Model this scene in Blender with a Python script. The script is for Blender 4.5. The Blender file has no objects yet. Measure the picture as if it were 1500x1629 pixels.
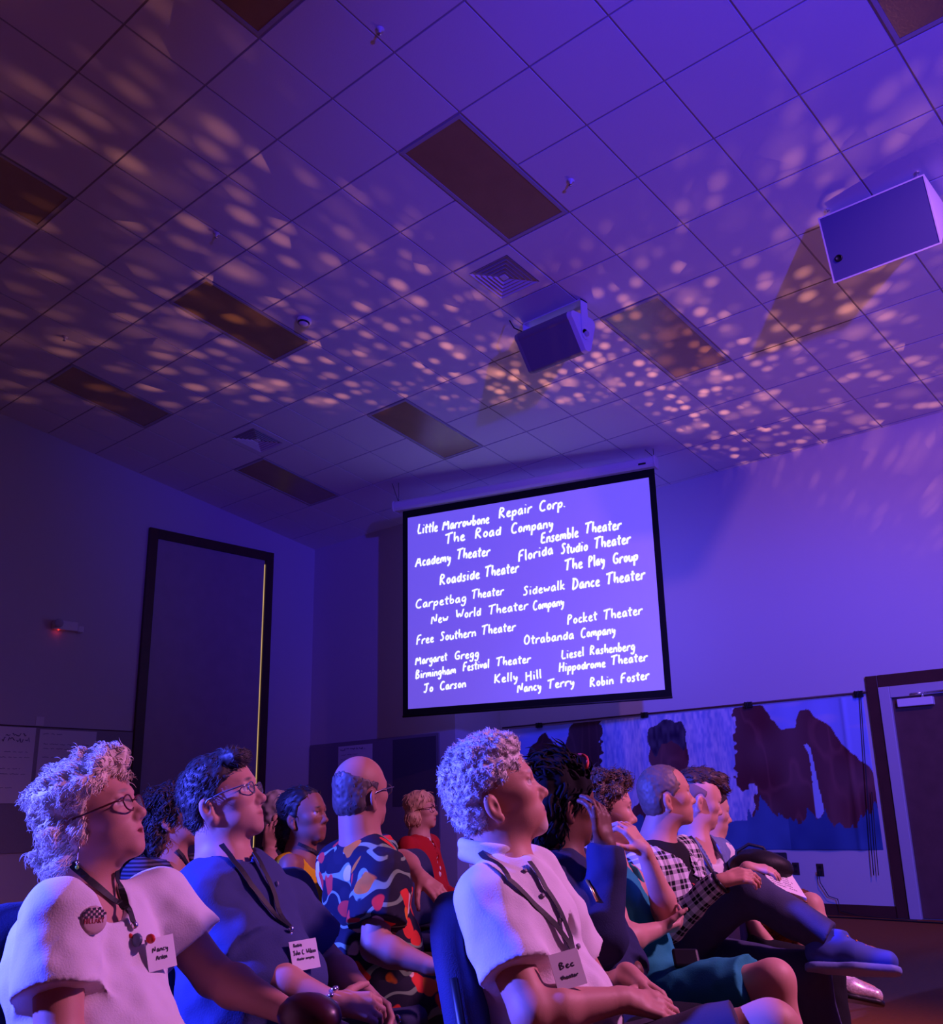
import bpy, bmesh, math, random
import numpy as np
from mathutils import Vector, Matrix

# ------------------------------------------------------------------ camera, light, exposure
C = bpy.context.scene.collection
SC = bpy.context.scene
EYE = 1.02                                   # camera height
FOC = 1591.4
YAW, PITCH, ROLL = 0.7391, 0.2974, -0.0217
S = 1.1                                      # room scale

def _basis():
    cy, sy, cp, sp = math.cos(YAW), math.sin(YAW), math.cos(PITCH), math.sin(PITCH)
    f = np.array([-sy*cp, cy*cp, sp]); r = np.array([cy, sy, 0]); u = np.cross(r, f)
    cr, sr = math.cos(ROLL), math.sin(ROLL)
    return r*cr+u*sr, -r*sr+u*cr, f
CR, CU, CF = _basis()
FH = np.array([-math.sin(YAW), math.cos(YAW), 0.0])      # horizontal view direction
RH = np.array([math.cos(YAW), math.sin(YAW), 0.0])       # horizontal right
UP = np.array([0, 0, 1.0])
E0 = np.array([0, 0, EYE])

cam = bpy.data.cameras.new('camera'); camo = bpy.data.objects.new('camera', cam); C.objects.link(camo)
cam.sensor_fit = 'VERTICAL'; cam.sensor_height = 36.0; cam.lens = 36.0*FOC/1629.0
cam.clip_start = 0.05; cam.clip_end = 100
camo.matrix_world = Matrix(((CR[0], CU[0], -CF[0], 0), (CR[1], CU[1], -CF[1], 0), (CR[2], CU[2], -CF[2], EYE), (0, 0, 0, 1)))
SC.camera = camo

vs = SC.view_settings
vs.view_transform = 'Standard'; vs.look = 'None'; vs.gamma = 1; vs.use_curve_mapping = False
vs.exposure = 0.0
SC.cycles.max_bounces = 5; SC.cycles.diffuse_bounces = 3; SC.cycles.glossy_bounces = 2
SC.cycles.sample_clamp_indirect = 4.0
try: SC.cycles.use_denoising = True
except Exception: pass

W = bpy.data.worlds.new('world'); SC.world = W; W.use_nodes = True
W.node_tree.nodes['Background'].inputs[0].default_value = (0.02, 0.008, 0.06, 1)
W.node_tree.nodes['Background'].inputs[1].default_value = 0.05

def view(r, f, z):                          # metres right / ahead of the camera, height above the floor
    return RH*r + FH*f + np.array([0, 0, z])
def rel(x, y, z):                           # calibrated room coordinates -> world
    return np.array([x*S, y*S, z*S+EYE])

def lamp(name, kind, loc, energy, color, target=None, size=0.1, angle=60, blend=0.3):
    l = bpy.data.lights.new(name, kind); l.energy = energy; l.color = color
    if kind == 'SPOT':
        l.spot_size = math.radians(angle); l.spot_blend = blend
    if kind in ('SPOT', 'POINT'): l.shadow_soft_size = size
    if kind == 'AREA': l.size = size
    o = bpy.data.objects.new(name, l); C.objects.link(o); o.location = loc
    if target is not None:
        d = Vector(target)-Vector(loc); o.rotation_euler = d.to_track_quat('-Z', 'Y').to_euler()
    return o
# blue stage lamp on a stand, behind and right of the camera: washes ceiling, screen and walls
lamp('blue_wash', 'SPOT', rel(4.0, .2, 2.2), 4300, (.055, .026, 1.0), rel(-3.7, 7.3, 4.6), .10, 56, .85)
lamp('added_mural_fill', 'SPOT', rel(4.0, .0, 2.0), 5000, (.03, .06, 1.0), rel(-4.5, 9.6, .1), .10, 31, .8)  # added spot, no known source; brightens the mural and lower right wall
# blue lamp behind the audience at left: rims hair and shoulders
lamp('blue_rim', 'SPOT', view(-3.9, 1.9, 2.3), 4900, (.05, .065, 1.0), view(.1, 3.2, 1.15), .10, 54, .7)
# warm lamp hung near the ceiling right of the frame
lamp('warm_wash', 'SPOT', rel(.645, 4.676, 4.30), 430, (1.0, .32, .70), rel(-4.6, 9.6, .9), .08, 60, .9)
# warm footlights low at the stage end
lamp('warm_uplight', 'SPOT', rel(-3.4, 8.7, -.6), 75, (1.0, .30, .42), rel(-2.4, 6.4, 4.2), .25, 96, .9)
# warm fill on the audience from the stage side
lamp('warm_front', 'SPOT', view(4.0, 2.7, 3.9), 900, (1.0, .31, .80), view(-.3, 3.3, .8), .16, 92, .6)
# multi-beam effect light throwing orange dots over the ceiling
ml = lamp('dot_effect_light', 'POINT', rel(-5.7, 8.0, .5), 700, (1.0, .35, .23), size=.0)
def gobo(l):
    l.use_nodes = True; nt = l.node_tree; N, L = nt.nodes, nt.links; em = N['Emission']
    tc = N.new('ShaderNodeTexCoord'); vo = N.new('ShaderNodeTexVoronoi'); vo.inputs['Scale'].default_value = 29; L.new(tc.outputs['Normal'], vo.inputs['Vector'])
    def rng(src, a, b, c=0, d=1, smooth=True):
        r = N.new('ShaderNodeMapRange'); r.interpolation_type = 'SMOOTHSTEP' if smooth else 'LINEAR'
        for k, v in zip(('From Min', 'From Max', 'To Min', 'To Max'), (a, b, c, d)): r.inputs[k].default_value = v
        L.new(src, r.inputs['Value']); return r.outputs[0]
    def math_(op, a, b, v=None):
        m = N.new('ShaderNodeMath'); m.operation = op; L.new(a, m.inputs[0])
        if b is not None: L.new(b, m.inputs[1])
        else: m.inputs[1].default_value = v
        return m.outputs[0]
    mul = lambda a, b: math_('MULTIPLY', a, b)
    v2 = N.new('ShaderNodeTexVoronoi'); v2.inputs['Scale'].default_value = 15; L.new(tc.outputs['Normal'], v2.inputs['Vector']); s2 = N.new('ShaderNodeSeparateColor'); L.new(v2.outputs['Color'], s2.inputs[0])
    sc = N.new('ShaderNodeSeparateColor'); L.new(vo.outputs['Color'], sc.inputs[0]); xyz = N.new('ShaderNodeSeparateXYZ'); L.new(tc.outputs['Normal'], xyz.inputs[0])
    x, y, z = xyz.outputs
    dot = math_('ADD', mul(rng(vo.outputs['Distance'], .56, .10), rng(sc.outputs[0], .15, 1, 0, 1, False)), mul(rng(v2.outputs['Distance'], .55, .05), rng(s2.outputs[1], .35, 1, 0, .55, False)))
    side = math_('MAXIMUM', rng(x, .22, .04), rng(y, -.54, -.30))
    keep = math_('MAXIMUM', rng(math_('SUBTRACT', y, math_('MULTIPLY', x, None, .5)), -.10, -.24), rng(x, .16, .30))
    L.new(mul(mul(mul(dot, rng(z, .42, .60)), rng(y, .50, .34)), mul(keep, side)), em.inputs['Strength'])
gobo(ml.data)


# ------------------------------------------------------------------ helpers
def ray(x, y):
    return CR*((x-750)/FOC) - CU*((y-814.5)/FOC) + CF
def onY(x, y, Y): d = ray(x, y); return E0 + d*(Y/d[1])
def onX(x, y, X): d = ray(x, y); return E0 + d*(X/d[0])
def onZ(x, y, Z): d = ray(x, y); return E0 + d*((Z-EYE)/d[2])
def at(x, y, D): d = ray(x, y); return E0 + d*(D/(d@FH))          # D = horizontal distance ahead of the camera

def tag(o, label=None, cat=None, group=None, kind=None):
    if label: o['label'] = label
    if cat: o['category'] = cat
    if group: o['group'] = group
    if kind: o['kind'] = kind
    return o
def empty(name, loc, label=None, cat=None, group=None):
    o = bpy.data.objects.new(name, None); C.objects.link(o); o.location = Vector(loc); o.empty_display_size = 0.1
    return tag(o, label, cat, group)

MATS = {}
def mat(name, col=(.8, .8, .8), rough=.6, metal=0.0, spec=.4, emit=None, es=1.0, noise=None, bump=None, attr=False):
    if name in MATS: return MATS[name]
    m = bpy.data.materials.new(name); m.use_nodes = True; MATS[name] = m
    nt = m.node_tree; b = nt.nodes['Principled BSDF']
    b.inputs['Base Color'].default_value = (*col, 1); b.inputs['Roughness'].default_value = rough
    b.inputs['Metallic'].default_value = metal; b.inputs['Specular IOR Level'].default_value = spec
    if emit: b.inputs['Emission Color'].default_value = (*emit, 1); b.inputs['Emission Strength'].default_value = es
    N, L = nt.nodes, nt.links
    tc = N.new('ShaderNodeTexCoord')
    src = None
    if attr:
        a = N.new('ShaderNodeVertexColor'); a.layer_name = 'Col'; src = a.outputs['Color']
        L.new(src, b.inputs['Base Color'])
    if noise:                                # (scale, amount)
        nz = N.new('ShaderNodeTexNoise'); nz.inputs['Scale'].default_value = noise[0]; nz.inputs['Detail'].default_value = 4
        L.new(tc.outputs['Object'], nz.inputs['Vector'])
        mr = N.new('ShaderNodeMapRange'); mr.inputs['To Min'].default_value = 1-noise[1]; mr.inputs['To Max'].default_value = 1+noise[1]
        L.new(nz.outputs['Fac'], mr.inputs['Value'])
        mx = N.new('ShaderNodeMix'); mx.data_type = 'RGBA'; mx.blend_type = 'MULTIPLY'; mx.inputs['Factor'].default_value = 1
        if src: L.new(src, mx.inputs[6])
        else: mx.inputs[6].default_value = (*col, 1)
        L.new(mr.outputs['Result'], mx.inputs[7]); L.new(mx.outputs[2], b.inputs['Base Color'])
    if bump:                                 # (scale, strength)
        nb = N.new('ShaderNodeTexNoise'); nb.inputs['Scale'].default_value = bump[0]; nb.inputs['Detail'].default_value = 3
        L.new(tc.outputs['Object'], nb.inputs['Vector'])
        bp = N.new('ShaderNodeBump'); bp.inputs['Strength'].default_value = bump[1]; bp.inputs['Distance'].default_value = .01
        L.new(nb.outputs['Fac'], bp.inputs['Height']); L.new(bp.outputs['Normal'], b.inputs['Normal'])
    return m

class MB:
    """collects quads, boxes, tubes; build() links them as ONE mesh object"""
    def __init__(s): s.v = []; s.f = []; s.mi = []
    def add(s, vs_, fs, mi=0):
        n = len(s.v); s.v += [tuple(map(float, p)) for p in vs_]
        s.f += [tuple(i+n for i in f) for f in fs]; s.mi += [mi]*len(fs); return s
    def hexa(s, p, mi=0):                    # 8 corners: bottom loop then top loop
        return s.add(p, [(3, 2, 1, 0), (4, 5, 6, 7), (0, 1, 5, 4), (1, 2, 6, 5), (2, 3, 7, 6), (3, 0, 4, 7)], mi)
    def box(s, lo, hi, mi=0, M=None):
        (x0, y0, z0), (x1, y1, z1) = lo, hi
        p = [(x0, y0, z0), (x1, y0, z0), (x1, y1, z0), (x0, y1, z0), (x0, y0, z1), (x1, y0, z1), (x1, y1, z1), (x0, y1, z1)]
        if M is not None: p = [M(q) for q in p]
        return s.hexa(p, mi)
    def tube(s, pts, r, n=8, mi=0, flat=None, cap=True):
        pts = [np.array(p, float) for p in pts]; k = len(pts)
        rr = r if hasattr(r, '__len__') else [r]*k
        vs_ = []; prev = None
        for i, p in enumerate(pts):
            t = pts[min(i+1, k-1)]-pts[max(i-1, 0)]; t = t/(np.linalg.norm(t)+1e-12)
            a = flat if flat is not None else (prev if prev is not None else np.array([0.13, .27, .95]))
            a = np.array(a, float); x = a - t*(a@t)
            if np.linalg.norm(x) < 1e-6: x = np.cross(t, [1, .3, .2])
            x = x/np.linalg.norm(x); prev = x; y = np.cross(t, x)
            ry = rr[i]; rx = rr[i]
            if isinstance(ry, tuple): rx, ry = ry
            for j in range(n):
                c_ = 2*math.pi*j/n; vs_.append(p + x*math.cos(c_)*rx + y*math.sin(c_)*ry)
        fs = [(i*n+j, i*n+(j+1) % n, (i+1)*n+(j+1) % n, (i+1)*n+j) for i in range(k-1) for j in range(n)]
        if cap: fs += [tuple(range(n))[::-1], tuple((k-1)*n+j for j in range(n))]
        return s.add(vs_, fs, mi)
    def ball(s, c_, r, n=12, mi=0, R=None):
        r = np.array(r if hasattr(r, '__len__') else (r, r, r), float); vs_ = []; m = n//2
        for i in range(m+1):
            th = math.pi*i/m
            for j in range(n):
                ph = 2*math.pi*j/n
                q = np.array([math.sin(th)*math.cos(ph), math.sin(th)*math.sin(ph), math.cos(th)])*r
                if R is not None: q = R@q
                vs_.append(np.array(c_)+q)
        fs = [(i*n+j, (i+1)*n+j, (i+1)*n+(j+1) % n, i*n+(j+1) % n) for i in range(m) for j in range(n)]
        return s.add(vs_, fs, mi)
    def lathe(s, prof, c_, ax=(0, 0, 1), n=24, mi=0):
        ax = np.array(ax, float); ax /= np.linalg.norm(ax); x = np.cross(ax, [.3, .9, .1]); x /= np.linalg.norm(x); y = np.cross(ax, x)
        vs_ = [np.array(c_)+ax*h+(x*math.cos(2*math.pi*j/n)+y*math.sin(2*math.pi*j/n))*r for r, h in prof for j in range(n)]
        k = len(prof)
        fs = [(i*n+j, i*n+(j+1) % n, (i+1)*n+(j+1) % n, (i+1)*n+j) for i in range(k-1) for j in range(n)]
        return s.add(vs_, fs, mi)
    def build(s, name, mats, parent=None, smooth=False, bevel=0, kind=None):
        me = bpy.data.meshes.new(name)
        off = np.array(parent.location) if parent is not None else np.zeros(3)
        if parent is not None and parent.parent is not None: off = off+np.array(parent.parent.location)
        me.from_pydata([tuple(np.array(p)-off) for p in s.v], [], s.f)
        for m in (mats if isinstance(mats, (list, tuple)) else [mats]): me.materials.append(m)
        me.polygons.foreach_set('material_index', s.mi)
        if smooth: me.polygons.foreach_set('use_smooth', [True]*len(s.f))
        me.update()
        bm = bmesh.new(); bm.from_mesh(me); bmesh.ops.recalc_face_normals(bm, faces=bm.faces); bm.to_mesh(me); bm.free()
        o = bpy.data.objects.new(name, me); C.objects.link(o)
        if parent is not None: o.parent = parent
        if bevel:
            b = o.modifiers.new('bevel', 'BEVEL'); b.width = bevel; b.segments = 2; b.limit_method = 'ANGLE'
        if kind: o['kind'] = kind
        return o

def base(o):                                 # move a single-mesh thing's origin to the middle of its base
    co = np.array([v.co for v in o.data.vertices]); lo, hi = co.min(0), co.max(0)
    c_ = np.array([(lo[0]+hi[0])/2, (lo[1]+hi[1])/2, lo[2]])
    o.data.transform(Matrix.Translation(Vector(-c_))); o.location = Vector(np.array(o.location)+c_); return o

def copy_tree(o, parent=None):
    c_ = o.copy(); C.objects.link(c_); c_.parent = parent
    for ch in list(o.children): copy_tree(ch, c_)
    return c_
# ------------------------------------------------------------------ room shell
XL, YM, XR_, YR, XE, YB = -11.1*S, 8.8*S, -8.36*S, 9.62*S, 6.6, -5.2
TILT = 0.1693; T = .61*S
O0 = rel(-3.8311, 4.1717, 4.564)
EU = np.array([0, math.cos(TILT), -math.sin(TILT)]); EV = np.array([1.0, 0, 0]); EN = np.array([0, -math.sin(TILT), -math.cos(TILT)])  # EN points down into the room
def CE(u, v, n=0.0): return O0 + EU*(u*T) + EV*(v*T) + EN*n
def zceil(y): return O0[2] - (y-O0[1])*math.tan(TILT)

M_wall = mat('painted_wall', (.62, .58, .60), .75, bump=(60, .05))
M_tile = mat('ceiling_tile', (.80, .79, .78), .85, bump=(90, .12))
M_grid = mat('ceiling_grid', (.42, .40, .41), .6)
M_brown = mat('brown_stained_trim', (.075, .028, .022), .45, noise=(6, .25))
M_floor = mat('brown_carpet', (.24, .085, .008), .9, noise=(40, .3), bump=(200, .3))
M_white = mat('white_enamel', (.78, .77, .78), .4)
M_black = mat('black_plastic', (.012, .012, .014), .45)
M_chrome = mat('bright_steel', (.75, .75, .78), .25, metal=.9)
M_paper = mat('flip_chart_paper', (.82, .80, .80), .8)
M_tack = mat('grey_tackboard', (.34, .31, .33), .9, noise=(120, .15))

def prism(name, poly, a, b, m, kind='structure'):
    """poly: 3-D loop; extruded from offset a to offset b (vectors)"""
    n = len(poly); mb = MB(); P = [np.array(p)+a for p in poly]; Q = [np.array(p)+b for p in poly]
    mb.add(P+Q, [tuple(range(n)), tuple(range(2*n-1, n-1, -1))]+[(i, (i+1) % n, n+(i+1) % n, n+i) for i in range(n)])
    return mb.build(name, m, kind=kind)
ov = .06
def wallX(name, X, y0, y1, d):               # wall in a plane of constant X, thickness d
    prism(name, [(X, y0, 0), (X, y1, 0), (X, y1, zceil(y1)+ov), (X, y0, zceil(y0)+ov)], np.zeros(3), np.array([d, 0, 0]), M_wall)
def wallY(name, Y, x0, x1, d):
    prism(name, [(x0, Y, 0), (x1, Y, 0), (x1, Y, zceil(Y)+ov), (x0, Y, zceil(Y)+ov)], np.zeros(3), np.array([0, d, 0]), M_wall)
wallX('wall_left', XL, YB, YM, -.12); wallY('wall_far', YM, XL-.12, XR_, .12)
wallX('wall_return', XR_, YM+.12, YR, -.12); wallY('wall_right', YR, XR_-.12, XE, .12)
wallX('wall_east', XE, YB, YR, .12); wallY('wall_back', YB, XL-.12, XE+.12, -.12)
MB().box((XL-.12, YB-.12, -.12), (XE+.12, YR+.12, 0)).build('floor', M_floor, kind='structure')

# lay-in ceiling: tiles sit a little below the grid; lights and vents fill their own bays
TROF = [(0, -1), (4, -1), (0, -6), (4, -6), (-4, -6), (0, -10), (4, -10), (-4, -1), (0, 4)]
VENT = [(2, -2), (3, -9)]
hole = set()
for u, v in TROF: hole |= {(u, v), (u+1, v)}
for p in VENT: hole.add(p)
mb = MB(); g = .017; dn = .007
for i in range(-15, 10):
    for j in range(-12, 17):
        if (i, j) in hole: continue
        u0, u1, v0, v1 = i+g/2/T*1.0, i+1-g/2/T, j+g/2/T, j+1-g/2/T
        if i == 9: u1 = min(u1, 9.15)
        P = [CE(u0, v0, dn), CE(u1, v0, dn), CE(u1, v1, dn), CE(u0, v1, dn)]; Q = [CE(u0, v0, -.004), CE(u1, v0, -.004), CE(u1, v1, -.004), CE(u0, v1, -.004)]
        mb.add(P+Q, [(0, 1, 2, 3), (0, 1, 5, 4), (1, 2, 6, 5), (2, 3, 7, 6), (3, 0, 4, 7)], 0)
mb.add([CE(-15.2, -12.2), CE(9.4, -12.2), CE(9.4, 17.2), CE(-15.2, 17.2)], [(0, 1, 2, 3)], 1)
mb.add([CE(-15.2, -12.2, -.08), CE(9.4, -12.2, -.08), CE(9.4, 17.2, -.08), CE(-15.2, 17.2, -.08)], [(0, 1, 2, 3)], 1)
co = mb.build('ceiling', [M_tile, M_grid], kind='structure')

# ------------------------------------------------------------------ doors and trim
def frame_on(axis, plane, a0, a1, z0, z1, w, t, name, m, out, sill=False, parent=None):
    """three- or four-sided trim on a wall; out = +-1 direction into the room"""
    mb = MB()
    def bx(aa, ab, za, zb):
        if axis == 'X': mb.box((min(plane, plane+out*t), aa, za), (max(plane, plane+out*t), ab, zb))
        else: mb.box((aa, min(plane, plane+out*t), za), (ab, max(plane, plane+out*t), zb))
    bx(a0, a0+w, z0, z1); bx(a1-w, a1, z0, z1); bx(a0+w, a1-w, z1-w, z1)
    if sill: bx(a0+w, a1-w, z0, z0+w)
    o = mb.build(name, m, parent=parent, bevel=.006)
    if parent is None: o['kind'] = 'structure'
    return o
# tall brown framed partition door in the left wall
yA, yB_, zT = 6.16*S, 8.055*S, 3.573*S+EYE
d2 = empty('door_2', (XL+.01, (yA+yB_)/2, 0)); d2['kind'] = 'structure'
frame_on('X', XL+.002, yA, yB_, 0.0, zT, .135, .05, 'door_frame', M_brown, 1, parent=d2)
MB().box((XL+.002, yA+.137, .0), (XL+.022, yB_-.152, zT-.137)).build('leaf', mat('door_leaf_grey', (.42, .34, .36), .6, noise=(5, .1)), d2)
gl = MB().box((XL+.004, yB_-.151, .3), (XL+.024, yB_-.137, zT-.2)).build('light_gap', mat('sunlit_gap', (.3, .2, .05), .5, emit=(.80, .52, .20), es=.75), d2)
tag(gl, 'thin bright strip of daylight at the edge of the leaf')
# right door with a pale steel frame, brown casing and a closer
xA, zD = -3.72*S, 1.215*S+EYE
d1 = empty('door_1', (xA+.65, YR-.01, 0)); d1['kind'] = 'structure'
frame_on('Y', YR-.002, xA, xA+1.42, 0, zD, .125, .035, 'casing', M_brown, -1, parent=d1)
frame_on('Y', YR-.002, xA+.127, xA+1.42-.127, 0, zD-.127, .115, .06, 'steel_frame', mat('pale_steel_frame', (.50, .47, .52), .4), -1, parent=d1)
MB().box((xA+.244, YR-.022, .01), (xA+1.176, YR-.002, zD-.244)).build('leaf', mat('brown_wood_door', (.13, .06, .055), .5, noise=(7, .3)), d1)
dc = MB().box((xA+.31, YR-.085, zD-.345), (xA+.66, YR-.022, zD-.265)).build('door_closer', M_white, d1, bevel=.006)
MB().tube([(xA+.56, YR-.055, zD-.265), (xA+.56, YR-.055, zD-.222)], .013).tube([(xA+.56, YR-.055, zD-.225), (xA+1.0, YR-.10, zD-.213)], .011).tube([(xA+.45, YR-.07, zD-.228), (xA+.57, YR-.06, zD-.222)], .014).build('closer_arm', M_chrome, dc, True)
hd = MB().tube([(xA+1.10, YR-.022, 1.0), (xA+1.10, YR-.075, 1.0), (xA+.99, YR-.078, 1.0)], .012).ball((xA+1.10, YR-.024, 1.0), (.03, .008, .03)).build('lever_handle', M_chrome, d1, True)
# baseboards
MB().box((XR_+.02, YR-.018, 0), (xA-.001, YR-.001, .108)).build('baseboard_right', M_brown, kind='structure')
MB().box((xA+1.421, YR-.018, 0), (XE-.01, YR-.001, .108)).build('baseboard_east', M_brown, kind='structure')
MB().box((XL+.02, YM-.018, 0), (XR_-.001, YM-.001, .108)).build('baseboard_far', M_brown, kind='structure')
MB().box((XL+.001, YB+.02, 0), (XL+.018, yA-.001, .108)).build('baseboard_left', M_brown, kind='structure')
# tackboard band along the left wall, with its top rail; tackboard on the far wall
zt = 1.057*S+EYE
bl = MB().box((XL+.001, 1.2, .75), (XL+.022, yA-.004, zt)).build('wall_board', M_tack); base(bl)
tag(bl, 'long grey tackboard band on the left wall beside the tall brown frame', 'tackboard')
MB().box((XL+.0005, 1.2, zt+.001), (XL+.028, yA-.004, zt+.014)).build('trim_1', M_brown, kind='structure')
bf = MB().box((-11.07*S, YM-.022, .72), (-8.62*S, YM-.001, 1.0*S+EYE)).build('wall_board', mat('dark_tackboard', (.25, .22, .26), .9, noise=(120, .15))); base(bf)
tag(bf, 'dark grey tackboard on the far wall below the projection screen', 'tackboard')

# ------------------------------------------------------------------ ceiling fittings
M_lens = mat('yellowed_prismatic_lens', (.40, .29, .09), .26, spec=1.0, noise=(5, .15), bump=(60, .10))
TL = {(0, -1): 'unlit ceiling light panel nearest the middle of the ceiling, beside the square vent',
      (4, -1): 'unlit ceiling light panel between the bracket loudspeaker and the hanging white cabinet',
      (0, -6): 'unlit ceiling light panel beside the small round smoke detector',
      (4, -6): 'pale ceiling light panel catching the glow just above the projection screen',
      (-4, -6): 'dark ceiling light panel cut by the left edge of the photo',
      (0, -10): 'dark ceiling light panel over the left wall, furthest left of the far column',
      (4, -10): 'dark ceiling light panel above the tall brown door frame, beside the small vent',
      (-4, -1): 'dark ceiling light panel cut by the top edge of the photo',
      (0, 4): 'dark ceiling light panel in the top right corner of the photo'}
for u, v in TROF:
    if (u, v) not in TL: continue
    c_ = CE(u+1, v+.5, .02)
    t = empty('ceiling_light', c_, TL[(u, v)], 'ceiling light', 'unlit ceiling light panels')
    fw = .030/T; a = .012/T
    mb = MB()
    for (ua, ub, va, vb) in ((u+a, u+2-a, v+a, v+a+fw), (u+a, u+2-a, v+1-a-fw, v+1-a), (u+a, u+a+fw, v+a+fw, v+1-a-fw), (u+2-a-fw, u+2-a, v+a+fw, v+1-a-fw)):
        mb.hexa([CE(ua, va, .002), CE(ub, va, .002), CE(ub, vb, .002), CE(ua, vb, .002), CE(ua, va, .012), CE(ub, va, .012), CE(ub, vb, .012), CE(ua, vb, .012)])
    mb.build('frame', mat('light_frame', (.45, .43, .42), .5), t)
    ua, ub, va, vb = u+a+fw, u+2-a-fw, v+a+fw, v+1-a-fw
    MB().hexa([CE(ua, va, .002), CE(ub, va, .002), CE(ub, vb, .002), CE(ua, vb, .002), CE(ua, va, .007), CE(ub, va, .007), CE(ub, vb, .007), CE(ua, vb, .007)]).build('lens', M_lens, t)
VL = {(2, -2): 'large square louvred air vent beside the bracket loudspeaker', (3, -9): 'small dark louvred air vent near the far left light panels'}
def ring(mb, u, v, r0, n0, r1, n1):          # square ring between half-sizes r0 and r1 (fractions of a bay)
    P = [CE(u+.5+su*r0, v+.5+sv*r0, n0) for su, sv in ((-1, -1), (1, -1), (1, 1), (-1, 1))]
    Q = [CE(u+.5+su*r1, v+.5+sv*r1, n1) for su, sv in ((-1, -1), (1, -1), (1, 1), (-1, 1))]
    mb.add(P+Q, [(i, (i+1) % 4, 4+(i+1) % 4, 4+i) for i in range(4)])
for (u, v) in VENT:
    if (u, v) not in VL: continue
    t = empty('ceiling_vent', CE(u+.5, v+.5, .02), VL[(u, v)], 'air vent', 'square ceiling vents')
    k = 1.0
    mb = MB(); ring(mb, u, v, .482, .010, .345*k, .010); ring(mb, u, v, .482, .010, .482, .001); ring(mb, u, v, .345*k, .010, .345*k, -.06)
    mb.build('face_plate', M_white, t)
    MB().hexa([CE(u+.14, v+.14, -.062), CE(u+.86, v+.14, -.062), CE(u+.86, v+.86, -.062), CE(u+.14, v+.86, -.062), CE(u+.14, v+.14, -.06), CE(u+.86, v+.14, -.06), CE(u+.86, v+.86, -.06), CE(u+.14, v+.86, -.06)]).build('dark_duct', M_black, t)
    for q in range(5):
        mb = MB(); r0 = (.335-.058*q)*k; ring(mb, u, v, r0, .016, r0-.052*k, -.028); ring(mb, u, v, r0, .016, r0-.006, .014); ring(mb, u, v, r0-.006, .014, r0-.056*k, -.028)
        mb.build('louvre', M_white, t)
    MB().hexa([CE(u+.455, v+.455, -.02), CE(u+.545, v+.455, -.02), CE(u+.545, v+.545, -.02), CE(u+.455, v+.545, -.02), CE(u+.455, v+.455, .014), CE(u+.545, v+.455, .014), CE(u+.545, v+.545, .014), CE(u+.455, v+.545, .014)]).build('centre_plate', M_white, t)
# smoke detector and sprinkler heads
u, v = 1.52, -4.63
t = empty('smoke_detector', CE(u, v, .03), 'small round white smoke detector on the ceiling beside a light panel', 'smoke detector')
MB().lathe([(0, .062), (.035, .06), (.05, .045), (.058, .03), (.075, .026), (.078, 0), (0, 0)], CE(u, v, .010), EN).build('housing', M_white, t, True)
MB().lathe([(.0515, .046), (.0525, .046), (.0605, .030), (.0595, .030)], CE(u, v, .0105), EN).build('sensor_slots', M_black, t, True)
for (px_, py_, lb) in ((605, 45, 'tiny sprinkler head on the ceiling near the top edge of the photo'), (104, 535, 'tiny sprinkler head near the far left light panel'), (345, 370, 'tiny sprinkler head amid the orange light spots left of the vent'), (908, 286, 'tiny sprinkler head on a plain tile right of the middle light panel')):
    d = ray(px_, py_); p = E0 + d*(((O0-E0)@EN)/(d@EN))
    t = empty('sprinkler_head', p+EN*.012, lb, 'sprinkler head', 'ceiling sprinkler heads')
    MB().lathe([(.03, .010), (.03, .014), (.012, .022), (.008, .04), (0, .04)], p, EN, 14).build('escutcheon', M_white, t, True)
    MB().lathe([(.004, .04), (.004, .052), (.016, .052), (.016, .055), (0, .055)], p, EN, 12).build('deflector', M_chrome, t, True)

# white loudspeaker cabinet hung from the ceiling at right
X0, X1 = -2.372*S, -1.622*S; y0, z0, z1 = 6.53*S, 3.628*S+EYE, 4.108*S+EYE
t = empty('hanging_cabinet', ((X0+X1)/2, y0+.3, z0), 'big white loudspeaker cabinet hanging from the ceiling at upper right', 'loudspeaker')
ya = .275; sl = .06
def bxs(p): return np.array(p)
cab = MB().hexa([(X0, y0, z0), (X1, y0, z0), (X1, y0+ya, z0+.34), (X0, y0+ya, z0+.34), (X0, y0-.14, z1), (X1, y0-.14, z1), (X1, y0+ya, z1-.06), (X0, y0+ya, z1-.06)])
cab.build('cabinet', mat('white_cabinet', (.74, .72, .75), .5), t, bevel=.006)
mb = MB()
def FP(a, b, n=.0):                          # point on the cabinet's back face
    return np.array([X0+(X1-X0)*a, y0-.14*b-n, z0-n*.26+(z1-z0)*b])
for (a0, b0, a1, b1) in ((0, 0, 1, .022), (0, .978, 1, 1), (0, .022, .013, .978), (.987, .022, 1, .978)):
    mb.hexa([FP(a0, b0, .0005), FP(a1, b0, .0005), FP(a1, b1, .0005), FP(a0, b1, .0005), FP(a0, b0, .009), FP(a1, b0, .009), FP(a1, b1, .009), FP(a0, b1, .009)])
mb.build('edge_band', M_white, t)
MB().hexa([FP(a, b, n) for n in (.0005, .004) for a, b in ((.014, .023), (.986, .023), (.986, .977), (.014, .977))]).build('shade_panel', mat('painted_face_shade', (.10, .10, .25), .55), t)  # added face sheet; its dark blue stands in for shade on this side
c_ = FP(.105, .33, .004); pg = MB().lathe([(0, .006), (.018, .006), (.020, .014), (.026, .014), (.028, 0)], c_, (0, -1, -.26), 20).build('cable_gland', M_black, t, True)
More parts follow.
